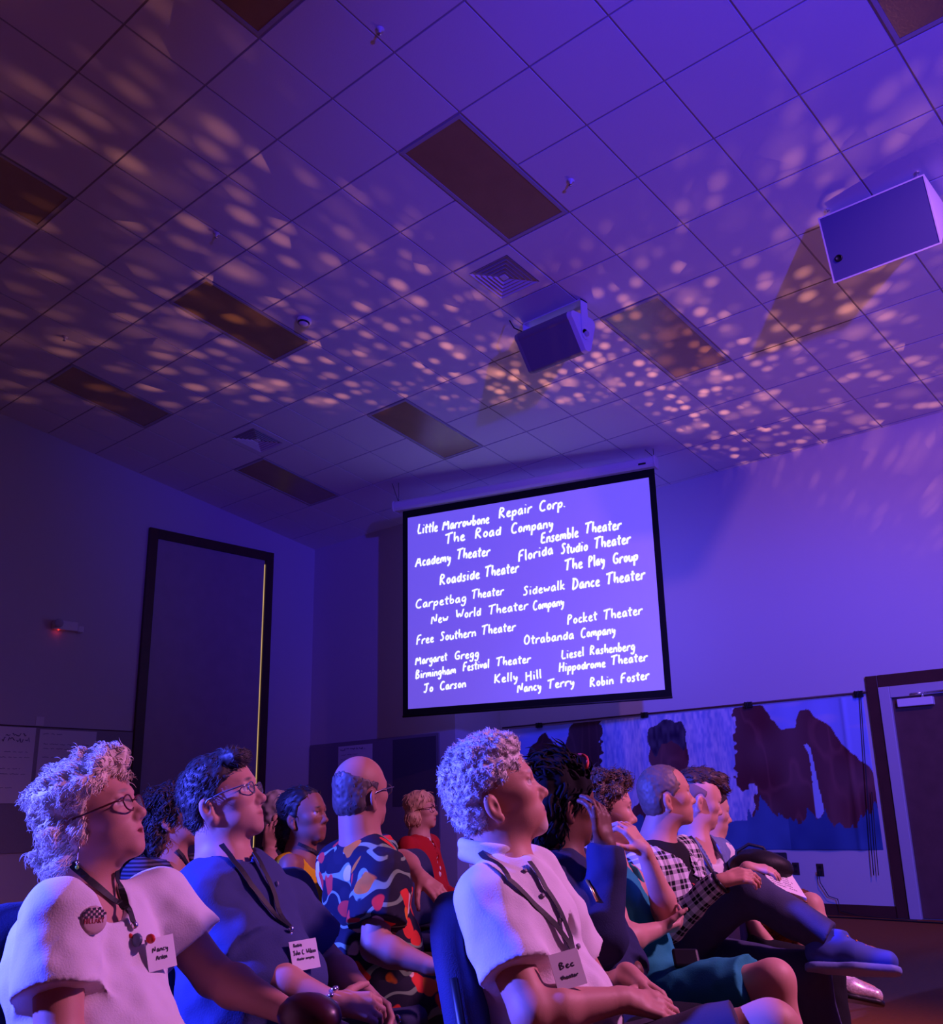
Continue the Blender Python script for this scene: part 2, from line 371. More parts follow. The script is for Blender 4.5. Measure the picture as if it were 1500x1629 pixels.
for a in (.08, .93):
    for dy in (-.10, .20):
        p = np.array([X0+(X1-X0)*a, y0+dy, z1-.012-.06*(dy+.14)/.415]); q = np.array([p[0], p[1], zceil(p[1])-.012])
        mb = MB()
        for w in range(9):
            mb_ = 0
        ringp = [p+np.array([.016*math.cos(w*math.pi/4), 0, .02+.016*math.sin(w*math.pi/4)]) for w in range(9)]
        mb.tube(ringp, .004, 6).tube([p+np.array([0, 0, -.01]), p+np.array([0, 0, .006])], .006, 6)
        mb.tube([p+np.array([0, 0, .034]), q], .003, 6).lathe([(0, 0), (.018, 0), (.018, .006), (0, .006)], q+np.array([0, 0, -.004]), (0, 0, 1), 12)
        mb.build('eye_bolt', M_chrome, t, True)

# loudspeaker on a U-bracket
xa, xb = -5.02*S, -4.40*S; yc, zc = 6.29*S, 3.90*S+EYE; R_ = .145
t = empty('bracket_loudspeaker', ((xa+xb)/2, yc, zc-.15), 'grey loudspeaker tilted on a white ceiling bracket above the projection screen', 'loudspeaker')
def prof(k=1.0, n=10):                        # rounded triangular end profile in (y,z)
    cs = [(-.15, .115, .05), (.12, .125, .06), (.03, -.125, .07)]; out = []
    for i, (cy, cz, r) in enumerate(cs):
        a0 = [math.pi*.62, math.pi*.05, -math.pi*.52][i]
        pts = []
        for j in range(n+1):
            a = {0: math.pi*(1.35-.80*j/n), 1: math.pi*(.55-.70*j/n), 2: math.pi*(-.15-.5*j/n)}[i]
            pts.append((cy+r*math.cos(a), cz+r*math.sin(a)))
        out += pts
    return [(y*k, z*k) for y, z in out]
def extr(mb, pf, x0, x1, k0=1, k1=1):
    n = len(pf); P = [(x0, yc+y*k0, zc+z*k0) for y, z in pf]; Q = [(x1, yc+y*k1, zc+z*k1) for y, z in pf]
    mb.add(P+Q, [tuple(range(n)), tuple(range(2*n-1, n-1, -1))]+[(i, (i+1) % n, n+(i+1) % n, n+i) for i in range(n)])
mb = MB(); extr(mb, prof(), xa+.04, xb-.05); mb.build('body', mat('grey_speaker_case', (.22, .20, .22), .5), t)
mb = MB(); extr(mb, prof(), xb-.05, xb, 1.0, .97); mb.build('end_cap', M_white, t)
mb = MB(); extr(mb, prof(), xa, xa+.04, .97, 1.0); mb.build('end_cap', mat('grey_end_cap', (.3, .28, .3), .5), t)
zc2 = zceil(yc)
mb = MB().box((xb+.003, yc-.05, zc-.03), (xb+.012, yc+.05, zc2-.012)).box((xa-.012, yc-.05, zc-.03), (xa-.003, yc+.05, zc2-.012)).box((xa-.012, yc-.05, zc2-.024), (xb+.012, yc+.05, zc2-.012))
for x_ in (xb+.003, xa-.012): mb.lathe([(0, 0), (.05, 0), (.05, .009), (0, .009)], (x_, yc, zc-.03), (1, 0, 0), 20)
mb.build('u_bracket', M_white, t)
for x_, s_ in ((xb+.012, 1), (xa-.012, -1)): MB().lathe([(0, .024), (.022, .024), (.026, .018), (.026, 0)], (x_, yc, zc-.03), (s_, 0, 0), 16).build('clamp_knob', mat('grey_knob', (.5, .48, .5), .4), t, True)
cb = MB().tube([(xa+.1, yc-.16, zc+.14), (xa+.02, yc-.22, zc+.2), (xa-.05, yc-.2, zc2-.02)], .006).build('speaker_cable', M_black, t, True)

# exit-sign style emergency light on the left wall
e0, e1 = px0 = onX(79, 991, XL), onX(131, 1007, XL)
ya_, yb2, ze = 5.03*S, 5.42*S, 2.195*S+EYE
t = empty('emergency_light', (XL+.05, (ya_+yb2)/2, ze-.06), 'white emergency light with a glowing red lamp on the left wall', 'emergency light')
MB().box((XL+.001, ya_+.03, ze-.045), (XL+.075, yb2-.09, ze+.07)).build('housing', M_white, t, bevel=.01)
MB().lathe([(.045, 0), (.055, .05), (.045, .055), (0, .05)], (XL+.076, ya_+.075, ze+.03), (1, -.2, -.2), 20).build('lamp_head', mat('clear_lens', (.5, .5, .55), .15), t, True)
MB().box((XL+.001, yb2-.085, ze-.05), (XL+.06, yb2, ze+.03)).build('lamp_head', M_white, t, bevel=.012)
MB().ball((XL+.05, ya_+.10, ze-.050), .009).build('indicator_lamp', mat('red_led', (.3, .01, .01), .4, emit=(1, .03, .02), es=2.5), t, True)
lamp('indicator_glow', 'POINT', (XL+.05, ya_+.10, ze-.075), .02, (1, .05, .03), size=.01)

# ------------------------------------------------------------------ wall papers
rng = random.Random(4)
M_ink = mat('marker_ink', (.05, .04, .16), .7)
def sheet(name, axis, plane, a0, a1, z0, z1, label, cat, group, rows, big=False):
    t = empty(name, ((plane+.004, (a0+a1)/2, z0) if axis == 'X' else ((a0+a1)/2, plane-.004, z0)), label, cat, group)
    def P(a, z, n): return (plane+n, a, z) if axis == 'X' else (a, plane-n, z)
    mb = MB(); n = 12                         # a slightly curling sheet with thickness
    for i in range(n):
        za, zb = z1-(z1-z0)*i/n, z1-(z1-z0)*(i+1)/n
        c0, c1 = .001+.010*(i/n)**3, .001+.010*((i+1)/n)**3
        mb.hexa([P(a0, za, c0), P(a1, za, c0), P(a1, zb, c1), P(a0, zb, c1), P(a0, za, c0+.001), P(a1, za, c0+.001), P(a1, zb, c1+.001), P(a0, zb, c1+.001)])
    mb.build('paper', M_paper, t)
    w = a1-a0; h = z1-z0
    for (fr, f0, f1, th) in rows:
        mb = MB(); z = z1-h*fr; a = a0+w*f0; n_ = .004+.010*fr**3
        while a < a0+w*f1:
            ln = w*rng.uniform(.05, .16); q = a
            pts = []
            while q < min(a+ln, a0+w*f1): pts.append(P(q, z+rng.uniform(-1, 1)*th, n_)); q += w*.018
            if len(pts) > 1: mb.tube(pts, (.0022 if th < .012 else .004), 4)
            a += ln+w*.03
        mb.build('written_line', M_ink, t)
    return t
for (c0, c1, lb) in ((onX(0, 1154, XL), onX(57, 1278, XL), 'white flip chart sheet with a bold heading, cut by the left edge'), (onX(60, 1160, XL), onX(153, 1280, XL), 'white flip chart sheet behind the curly-haired woman')):
    y0_, y1_ = (c0[1]-.55 if c0[1] < onX(40, 1154, XL)[1]-.1 else c0[1]), c1[1]
rowsA = [(.10, .5, .85, .02), (.17, .3, .95, .03), (.33, .5, .9, .004), (.40, .3, .97, .004), (.55, .4, .8, .004), (.62, .3, .9, .004), (.8, .4, .7, .004)]
rowsB = [(.06, .06, .4, .006), (.2, .08, .95, .006), (.26, .08, .6, .006), (.38, .08, .5, .004), (.5, .1, .7, .004)]
sheet('flip_chart_sheet', 'X', XL+.0225, 4.35*S, 4.995*S, .255*S+EYE, 1.05*S+EYE, 'white flip chart sheet with a bold heading, cut by the left edge of the photo', 'paper', 'flip chart sheets on the left wall', rowsA)
sheet('flip_chart_sheet', 'X', XL+.0225, 5.04*S, 5.70*S, .255*S+EYE, 1.04*S+EYE, 'white flip chart sheet pinned between the bold-headed sheet and the tall brown door frame', 'paper', 'flip chart sheets on the left wall', rowsB)
sheet('flip_chart_sheet', 'Y', YM-.0225, -10.47*S, -9.80*S, .23*S+EYE, .945*S+EYE, 'white handwritten sheet on the far wall behind the bald man', 'paper', None, [(.06, .06, .8, .016), (.16, .1, .6, .006), (.24, .08, .8, .006), (.33, .1, .6, .005)])
pb = MB().box((-9.42*S, YM-.0265, .16*S+EYE), (-8.66*S, YM-.0225, .965*S+EYE)).build('poster', mat('dark_poster', (.10, .085, .12), .6)); base(pb)
tag(pb, 'large dark poster on the far wall behind the blonde woman in red', 'poster')
tg = MB().box((XL+.001, 4.99*S, 1.075*S+EYE), (XL+.006, 5.08*S, 1.175*S+EYE)).build('wall_card', M_paper); base(tg)
tag(tg, 'small white card stuck on the left wall above the flip chart sheets', 'card')

# ------------------------------------------------------------------ projection screen
pa, pb_ = rel(-8.46, 7.894, 0), rel(-5.31, 8.81, 0)
SX_ = (pb_-pa)*np.array([1, 1, 0]); SX_ /= np.linalg.norm(SX_); SN = np.array([SX_[1], -SX_[0], 0])     # along the screen, and its normal towards the room
SO = np.array([pa[0], pa[1], 0])
def scr(px_, py_):                           # pixel -> (s, z) on the screen plane
    d = ray(px_, py_); p = E0+d*(((SO-E0)@SN)/(d@SN)); return (p-SO)@SX_, p[2]
def SP(s, z, n=0.0): return SO+SX_*s+SN*n+np.array([0, 0, z])
sl_, sr_ = scr(649, 980)[0], scr(1045, 930)[0]
zt_ = (scr(649, 826)[1]+scr(1034, 757)[1])/2; zb_ = (scr(649, 1124)[1]+scr(1056, 1102)[1])/2
t = empty('projection_screen', SP((sl_+sr_)/2, zb_-.05), 'large pull-down projection screen of handwritten theatre names', 'projection screen')
M_scr = mat('white_screen_cloth', (.80, .79, .82), .7, emit=(.100, .070, .52), es=1.0)
def sbox(mb, s0, s1, z0, z1, n0, n1):
    return mb.hexa([SP(s0, z0, n0), SP(s1, z0, n0), SP(s1, z0, n1), SP(s0, z0, n1), SP(s0, z1, n0), SP(s1, z1, n0), SP(s1, z1, n1), SP(s0, z1, n1)])
sbox(MB(), sl_, sr_, zb_, zt_, 0, .003).build('screen_cloth', M_scr, t)
bw = .075
mb = MB(); sbox(mb, sl_-bw, sl_-.0005, zb_-bw, zt_+.10, 0, .0035); sbox(mb, sr_+.0005, sr_+bw, zb_-bw, zt_+.10, 0, .0035); sbox(mb, sl_, sr_, zt_+.0005, zt_+.10, 0, .0035); sbox(mb, sl_, sr_, zb_-bw, zb_-.0005, 0, .0035)
mb.build('black_border', mat('black_border', (.004, .004, .005), .8), t)
MB().tube([SP(sl_-bw, zb_-bw-.012, .002), SP(sr_+bw, zb_-bw-.012, .002)], .014, 12).build('bottom_bar', M_black, t, True)
h0, h1 = sl_-.19, sr_+.11; zh = zt_+.165
pf = [(-.075, -.06), (.06, -.06), (.085, -.03), (.085, .045), (.06, .072), (-.075, .072)]
mb = MB(); n = len(pf)
mb.add([SP(h0+.02, zh+z, y) for y, z in pf]+[SP(h1-.02, zh+z, y) for y, z in pf], [tuple(range(n)), tuple(range(2*n-1, n-1, -1))]+[(i, (i+1) % n, n+(i+1) % n, n+i) for i in range(n)])
hs = mb.build('housing', M_white, t, bevel=.006)
for s0, s1 in ((h0, h0+.019), (h1-.019, h1)):
    mb = MB(); mb.add([SP(s0, zh+z*1.1, y*1.1) for y, z in pf]+[SP(s1, zh+z*1.1, y*1.1) for y, z in pf], [tuple(range(n)), tuple(range(2*n-1, n-1, -1))]+[(i, (i+1) % n, n+(i+1) % n, n+i) for i in range(n)])
    mb.build('end_cap', M_white, t, bevel=.006)
sbox(MB(), h1-.20, h1-.11, zh-.025, zh-.002, .0855, .088).build('maker_plate', M_black, hs)
for s in (h0+.05, h1-.03):
    for ds, k in ((0, 1), (.10, .6)):
        p = SP(s, zh+.075, 0); q = SP(s+ds*(1 if s < 0 else -1), 0, 0); q = np.array([q[0], q[1], zceil(q[1])-.008])
        MB().tube([p, q], .0035, 6).build('hanging_wire', M_black, t, True)
# handwriting: single-stroke letters, y 0 = baseline, 1 = cap height, x-height .55
GL = {
'A': (.72, 'M0,0 L.34,1 L.66,0 M.12,.36 L.56,.38'), 'B': (.6, 'M.08,0 L.1,1 L.36,.95 L.45,.76 L.12,.54 L.46,.4 L.48,.12 L.08,0'),
'C': (.6, 'M.52,.85 L.34,.98 L.12,.78 L.04,.4 L.14,.08 L.36,0 L.54,.12'), 'D': (.66, 'M.1,0 L.12,1 M0,.95 L.4,.9 L.58,.5 L.44,.12 L.06,0'),
'E': (.58, 'M.5,.95 L.14,.92 L.1,.5 L.08,.04 L.52,.06 M.1,.5 L.42,.54'), 'F': (.58, 'M.1,0 L.14,.95 L.56,1 M.1,.5 L.44,.56'),
'G': (.64, 'M.54,.84 L.32,.98 L.08,.7 L.08,.26 L.32,.02 L.54,.16 L.54,.44 L.32,.44'), 'H': (.64, 'M.08,0 L.1,1 M.54,1 L.52,0 M.08,.5 L.54,.54'),
'I': (.3, 'M.12,0 L.14,1'), 'J': (.6, 'M.02,.92 L.56,1 M.34,.96 L.32,.14 L.18,0 L.02,.14'), 'K': (.62, 'M.08,0 L.1,1 M.54,.98 L.1,.46 L.54,0'),
'L': (.54, 'M.14,1 L.06,.04 L.5,.08'), 'M': (.84, 'M.02,0 L.12,.98 L.38,.3 L.64,1 L.74,0'), 'N': (.7, 'M.04,0 L.1,.98 L.52,.04 L.58,1'),
'O': (.66, 'M.3,.98 L.08,.7 L.08,.24 L.3,0 L.54,.24 L.54,.72 L.3,.98'), 'P': (.56, 'M.1,0 L.12,1 L.42,.92 L.48,.68 L.1,.46'),
'R': (.64, 'M.1,0 L.1,1 L.42,.92 L.46,.66 L.12,.5 L.56,0'), 'S': (.52, 'M.46,.86 L.26,.98 L.1,.78 L.4,.4 L.3,.06 L.04,.1'),
'T': (.66, 'M0,.88 L.66,1 M.32,.94 L.26,0'), 'W': (.86, 'M.04,1 L.16,.02 L.38,.7 L.58,.02 L.8,1'),
'a': (.5, 'M.4,.5 L.2,.54 L.06,.3 L.12,.02 L.3,.06 L.4,.5 L.4,.08 L.5,.04'), 'b': (.46, 'M.08,1 L.08,.02 L.34,.06 L.4,.34 L.26,.5 L.1,.36'),
'c': (.42, 'M.36,.46 L.2,.54 L.06,.28 L.16,.02 L.4,.1'), 'd': (.5, 'M.4,.48 L.16,.52 L.06,.22 L.2,0 L.38,.16 L.42,1 L.42,.02'),
'e': (.44, 'M.08,.26 L.38,.36 L.26,.56 L.08,.4 L.1,.08 L.26,0 L.44,.1'), 'f': (.4, 'M.42,.92 L.26,.98 L.18,.7 L.16,0 M.02,.5 L.38,.54'),
'g': (.48, 'M.4,.5 L.16,.54 L.06,.26 L.18,.06 L.38,.2 L.42,.5 L.36,-.32 L.16,-.4 L.04,-.24'), 'h': (.48, 'M.08,1 L.08,0 L.12,.36 L.32,.52 L.4,.36 L.42,0'),
'i': (.24, 'M.1,.54 L.12,.02 M.13,.8 L.14,.84'), 'k': (.48, 'M.08,1 L.08,0 M.38,.54 L.1,.26 L.44,0'), 'l': (.22, 'M.1,1 L.1,.06 L.18,.02'),
'm': (.72, 'M.06,0 L.08,.52 L.12,.36 L.26,.54 L.34,.4 L.34,.02 L.4,.4 L.54,.54 L.62,.38 L.64,.02'), 'n': (.48, 'M.06,0 L.08,.52 L.12,.36 L.3,.54 L.4,.36 L.42,.02'),
'o': (.46, 'M.22,.54 L.06,.3 L.18,.02 L.38,.14 L.38,.42 L.22,.54'), 'p': (.48, 'M.08,-.42 L.08,.52 L.12,.38 L.34,.52 L.42,.26 L.28,.02 L.1,.14'),
'r': (.4, 'M.06,0 L.08,.52 L.12,.36 L.24,.52 L.42,.5'), 's': (.38, 'M.34,.48 L.16,.54 L.08,.4 L.3,.18 L.2,.0 L.02,.06'),
't': (.38, 'M.18,.86 L.16,.06 L.32,.04 M0,.56 L.38,.6'), 'u': (.48, 'M.06,.54 L.08,.1 L.22,0 L.38,.14 L.4,.54 L.42,.02'),
'v': (.42, 'M.04,.54 L.18,.02 L.38,.54'), 'w': (.62, 'M.04,.54 L.14,.02 L.28,.42 L.42,.02 L.56,.54'), 'y': (.46, 'M.06,.54 L.12,.2 L.26,.12 L.4,.54 L.34,-.2 L.14,-.4'),
'Y': (.56, 'M.02,1 L.26,.5 L.52,1 M.26,.5 L.24,0'), '.': (.2, 'M.08,.02 L.1,.06'), '"': (.3, 'M.08,1 L.08,.78 M.2,1 L.2,.78'), ' ': (.5, ''), 'x': (.4, 'M.04,.54 L.36,0 M.36,.54 L.04,0'), 'z': (.4, 'M.04,.52 L.36,.54 L.04,.02 L.4,.04'), 'j': (.24, 'M.14,.54 L.12,-.3 L0,-.38'), 'q': (.46, 'M.4,.5 L.1,.4 L.16,.06 L.4,.2 L.4,-.4')}
def strokes(text):
    x = 0; out = []
    for ch in text:
        w, d = GL.get(ch, (.4, '')); cur = []
        for tk in d.split():
            a, b = tk[1:].split(','); p = (x+float(a), float(b))
            if tk[0] == 'M':
                if len(cur) > 1: out.append(cur)
                cur = [p]
            else: cur.append(p)
        if len(cur) > 1: out.append(cur)
        x += w+.07
    return out, x
def chaikin(p, n=1):
    for _ in range(n):
        q = [p[0]]
        for a, b in zip(p[:-1], p[1:]):
            q += [(a[0]*.75+b[0]*.25, a[1]*.75+b[1]*.25), (a[0]*.25+b[0]*.75, a[1]*.25+b[1]*.75)]
        p = q+[p[-1]]
    return p
def write(mb, text, P0, P1, height, put, r, rng_=None, flat=None, slant=.12, n=5):
    """lay the text from 2-D point P0 to P1 through put(s, z) -> world point"""
    st, w = strokes(text); dx, dz = P1[0]-P0[0], P1[1]-P0[1]; L_ = math.hypot(dx, dz); k = L_/w
    ex, ez = dx/L_, dz/L_
    for s in st:
        s = chaikin(s, 1) if len(s) > 2 else s
        pts = []
        for (a, b) in s:
            a2 = (a+slant*b*(height/k if k else 1))*k; b2 = b*height
            pts.append(put(P0[0]+ex*a2-ez*b2, P0[1]+ez*a2+ex*b2))
        mb.tube(pts, r, n, flat=flat)
NAMES = [('Little Marrowbone', 664, 850, 779, 832), ('Repair', 793, 825, 847, 815), ('Corp.', 858, 814, 901, 806), ('The', 708, 866, 741, 859), ('Road', 755, 857, 798, 851), ('Company', 813, 849, 881, 839),
 ('Ensemble', 860, 865, 921, 854), ('Theater', 930, 849, 989, 842), ('Academy', 661, 902, 718, 893), ('Theater', 726, 890, 780, 884), ('Florida', 824, 894, 881, 881), ('Studio', 892, 882, 936, 876), ('Theater', 945, 873, 1004, 864),
 ('Roadside', 699, 931, 764, 920), ('Theater', 771, 918, 826, 910), ('The', 898, 908, 928, 903), ('Play', 936, 903, 963, 897), ('Group', 975, 898, 1016, 891),
 ('Carpetbag', 661, 968, 743, 957), ('Theater', 750, 953, 802, 946), ('Sidewalk', 832, 948, 900, 937), ('Dance', 910, 938, 955, 932), ('Theater', 964, 930, 1027, 921),
 ('New', 686, 993, 714, 988), ('World', 725, 985, 766, 979), ('Theater', 777, 978, 841, 969), ('Company', 848, 971, 898, 963), ('Pocket', 902, 994, 951, 986), ('Theater', 960, 986, 1023, 977),
 ('Free', 662, 1026, 691, 1021), ('Southern', 700, 1020, 758, 1012), ('Theater', 766, 1010, 821, 1003), ('Otrabanda', 833, 1026, 914, 1016), ('Company', 924, 1015, 980, 1008),
 ('Margaret', 661, 1058, 712, 1050), ('Gregg', 723, 1050, 763, 1045), ('Liesel', 893, 1049, 930, 1043), ('Rashenberg', 938, 1042, 1011, 1034), ('Birmingham', 661, 1080, 726, 1071), ('Festival', 736, 1068, 779, 1062), ('Theater', 789, 1060, 845, 1054),
 ('Hippodrome', 889, 1069, 964, 1061), ('Theater', 972, 1058, 1031, 1051), ('Jo', 674, 1102, 690, 1100), ('Carson', 700, 1098, 742, 1093), ('Kelly', 786, 1087, 825, 1082), ('Hill', 836, 1084, 863, 1078), ('Nancy', 823, 1102, 862, 1097), ('Terry', 871, 1096, 915, 1090), ('Robin', 938, 1093, 977, 1088), ('Foster', 987, 1087, 1034, 1080)]
M_let = mat('projected_white', (.8, .8, .8), .8, emit=(.93, 1.0, .97), es=1.15)
i0 = 0
for cnt in (3, 3, 2, 2, 3, 2, 3, 2, 3, 4, 2, 3, 2, 2, 2, 3, 2, 2, 2, 2, 2):
    mb = MB()
    for (tx, x0, y0, x1, y1) in NAMES[i0:i0+cnt]:
        big = .135 if y0 < 945 else (.115 if y0 < 1035 else .105)
        write(mb, tx, scr(x0, y0), scr(x1, y1), big, lambda s, z: SP(s, z, .0042), [(.0013, .0125 if y0 < 945 else .0105)]*400, flat=SN, n=6)
    mb.build('projected_name', M_let, t); i0 += cnt
assert i0 == len(NAMES), (i0, len(NAMES))
# ------------------------------------------------------------------ painted cloth mural on the right wall
def vnoise(P, seed=0):                       # smooth 3-D value noise, 0..1
    P = np.asarray(P, float); I = np.floor(P).astype(np.int64); f = P-I; f = f*f*(3-2*f)
    def h(ix, iy, iz):
        n = (ix*374761393+iy*668265263+iz*1274126177+seed*974634777) & 0x7fffffff
        n = ((n ^ (n >> 13))*1103515245) & 0x7fffffff; n = ((n ^ (n >> 16))*12345701) & 0x7fffffff
        return (n & 0xffff)/65535.0
    x, y, z = I[..., 0], I[..., 1], I[..., 2]; out = 0
    for dx in (0, 1):
        for dy in (0, 1):
            for dz in (0, 1):
                w = (f[..., 0] if dx else 1-f[..., 0])*(f[..., 1] if dy else 1-f[..., 1])*(f[..., 2] if dz else 1-f[..., 2])
                out = out+w*h(x+dx, y+dy, z+dz)
    return out
def inpoly(X, Z, poly):
    r = np.zeros(X.shape, bool); n = len(poly)
    for i in range(n):
        (x0, z0), (x1, z1) = poly[i], poly[(i+1) % n]
        if z0 == z1: continue
        c_ = ((z0 > Z) != (z1 > Z)) & (X < (x1-x0)*(Z-z0)/(z1-z0)+x0); r ^= c_
    return r
def onR(pts): return [(q[0], q[2]) for q in (onY(x, y, YR) for x, y in pts)]
mx0, mx1 = -8.30*S, -3.775*S; mz0, mz1 = -.352*S+EYE, 1.045*S+EYE
nx, nz = 520, 170
gx, gz = np.meshgrid(np.linspace(mx0, mx1, nx), np.linspace(mz0, mz1, nz))
q3 = lambda k, s=0, sx=1, sz=1: vnoise(np.stack([gx*k*sx, gz*k*sz, np.zeros_like(gx)+s], -1), s)
wob = (q3(9, 1)-.5)*.06; wob2 = (q3(14, 2)-.5)*.05
PX, PZ = gx+wob, gz+wob2
col = np.empty(gx.shape+(3,)); sky = np.array([.30, .42, .88]); cl = np.array([.72, .62, .80])
w = np.clip((q3(2.2, 5, .6, 3)+.5*q3(7, 6, .5, 2)-.80)*2.2, 0, 1)[..., None]
col[:] = sky*(1-w)+cl*w
brown = np.array([.13, .038, .045]); brown2 = np.array([.25, .085, .085])
def paint(mask, c_): col[mask] = (c_[mask] if np.ndim(c_) == 3 else c_)
ridge = np.abs(q3(5, 8, 1.6, .55)-.5); br = brown+(brown2-brown)*np.clip(.9-ridge*9, 0, 1)[..., None]*.55+(q3(3, 9)[..., None]-.5)*.05
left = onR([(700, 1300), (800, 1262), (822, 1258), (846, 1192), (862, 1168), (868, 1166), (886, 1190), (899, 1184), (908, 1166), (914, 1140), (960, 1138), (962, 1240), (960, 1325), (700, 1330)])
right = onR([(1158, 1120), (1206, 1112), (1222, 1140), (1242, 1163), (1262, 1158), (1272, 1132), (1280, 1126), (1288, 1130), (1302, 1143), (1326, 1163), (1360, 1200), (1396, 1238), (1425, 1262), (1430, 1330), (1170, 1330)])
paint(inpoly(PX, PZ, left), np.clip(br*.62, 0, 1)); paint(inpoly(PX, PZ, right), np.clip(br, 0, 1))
e = (q3(22, 11)-.5)*.14
colm = onR([(957, 1130), (1166, 1112), (1170, 1200), (1172, 1240), (1186, 1252), (1203, 1256), (1202, 1276), (1197, 1300), (1150, 1330), (958, 1330)])
st = .5*q3(26, 12, 1, .22)+.5*q3(60, 13, 1, .3); pc = np.array([.30, .40, .74])+(np.array([.72, .74, .90])-np.array([.30, .40, .74]))*np.clip((st-.28)*2.0, 0, 1)[..., None]
paint(inpoly(gx+e*.6, gz+e, colm), pc)
hc = onY(1063, 1180, YR); hr = .29                       # painted standing figure seen from behind
fig = onR([(1034, 1178), (1093, 1176), (1098, 1210), (1086, 1245), (1130, 1280), (1135, 1330), (1000, 1330), (1005, 1290), (1043, 1240), (1032, 1205)])
paint(inpoly(PX, PZ, fig), np.clip(br*1.0, 0, 1))
hd_ = ((PX-hc[0])/.27)**2+((PZ-hc[2]-.02)/.24)**2
paint((hd_ < 1), np.clip(np.array([.05, .04, .075])+(q3(30, 14, 1, .4)[..., None]-.5)*.08, 0, 1))
face = ((PX-hc[0]-.02)/.2)**2+((PZ-hc[2]+.17)/.16)**2
paint((face < 1), np.clip(br*1.05, 0, 1))
fall = onR([(1279, 1184), (1285, 1182), (1291, 1190), (1297, 1220), (1304, 1255), (1313, 1290), (1305, 1303), (1299, 1300), (1296, 1270), (1292, 1230), (1287, 1200)])
paint(inpoly(gx+e*.08, gz+e*.15, fall), np.array([.42, .60, .90]))
bz = onY(1200, 1312, YR)[2]
top = bz+.05*np.sin(gx*3.1)+.34*(np.clip(q3(7, 15, 1, .0)-.5, 0, 1))+.36*np.clip(q3(17, 16, 1, .0)-.55, 0, 1)*(gx > onY(1180, 1300, YR)[0])+.22*np.clip(q3(30, 18, 1, 0)-.6, 0, 1)
bush = np.array([.030, .085, .26])+np.array([.02, .05, .09])*(q3(6, 17)[..., None]-.3)+np.array([.03, .06, .1])*np.clip((gx < onY(1255, 1300, YR)[0]), 0, 1)[..., None]
paint(gz < top, np.clip(bush, 0, 1))
gy = YR-.012-.008*np.sin(gx*5+gz*.6)*np.clip((mz1-gz), 0, 1)-.004*np.sin(gx*17)-.012*np.exp(-((gx-mx1+.22)/.03)**2)-.006*np.exp(-((gx+6.9)/.05)**2)
gx2 = gx+np.where(gx > mx1-1.2, 1, 0)*0
mt = empty('painted_mural', ((mx0+mx1)/2, YR-.02, mz0), 'wide painted cloth mural of red mountains and a waterfall on the right wall', 'mural')
def grid_mesh(name, GX, GY, GZ, colr, m, parent, solid=.004):
    k, l = GX.shape; V = np.stack([GX, GY, GZ], -1).reshape(-1, 3)-np.array(parent.location)
    idx = np.arange(k*l).reshape(k, l); F = np.stack([idx[:-1, :-1], idx[:-1, 1:], idx[1:, 1:], idx[1:, :-1]], -1).reshape(-1, 4)
    me = bpy.data.meshes.new(name); me.vertices.add(len(V)); me.vertices.foreach_set('co', V.ravel().astype('f4'))
    me.loops.add(F.size); me.loops.foreach_set('vertex_index', F.ravel().astype('i4'))
    me.polygons.add(len(F)); me.polygons.foreach_set('loop_start', np.arange(0, F.size, 4).astype('i4')); me.polygons.foreach_set('loop_total', np.full(len(F), 4, 'i4'))
    me.update(calc_edges=True); me.validate()
    a = me.color_attributes.new('Col', 'FLOAT_COLOR', 'POINT'); a.data.foreach_set('color', np.concatenate([colr.reshape(-1, 3), np.ones((len(V), 1))], 1).ravel().astype('f4'))
    me.polygons.foreach_set('use_smooth', np.ones(len(F), bool)); me.materials.append(m)
    o = bpy.data.objects.new(name, me); C.objects.link(o); o.parent = parent
    if solid: md = o.modifiers.new('thickness', 'SOLIDIFY'); md.thickness = solid; md.offset = -1
    return o
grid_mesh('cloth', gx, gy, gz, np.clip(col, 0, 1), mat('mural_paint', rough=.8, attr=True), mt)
rz = mz1+.028
MB().tube([(mx0, YR-.03, rz), (xA-.004, YR-.03, rz)], .011).build('hanging_rail', M_brown, mt, True)
for x_ in (onY(1028, 1143, YR)[0], onY(1193, 1127, YR)[0], onY(1368, 1106, YR)[0], onY(860, 1158, YR)[0]):
    MB().box((x_-.045, YR-.050, rz-.045), (x_+.045, YR-.018, rz+.018)).tube([(x_-.03, YR-.055, rz+.02), (x_-.01, YR-.06, rz-.05), (x_+.01, YR-.055, rz+.02)], .006).build('clip', M_black, mt, bevel=.005)
p = [onY(1372, 1108, YR), onY(1377, 1180, YR), onY(1383, 1260, YR), onY(1389, 1340, YR), onY(1394, 1392, YR)]
MB().tube([q-np.array([0, .05+.004*i, 0]) for i, q in enumerate(p)], .005).tube([q-np.array([-.045, .05+.004*i, 0]) for i, q in enumerate(p[2:])], .004).build('hanging_cord', M_black, mt, True)
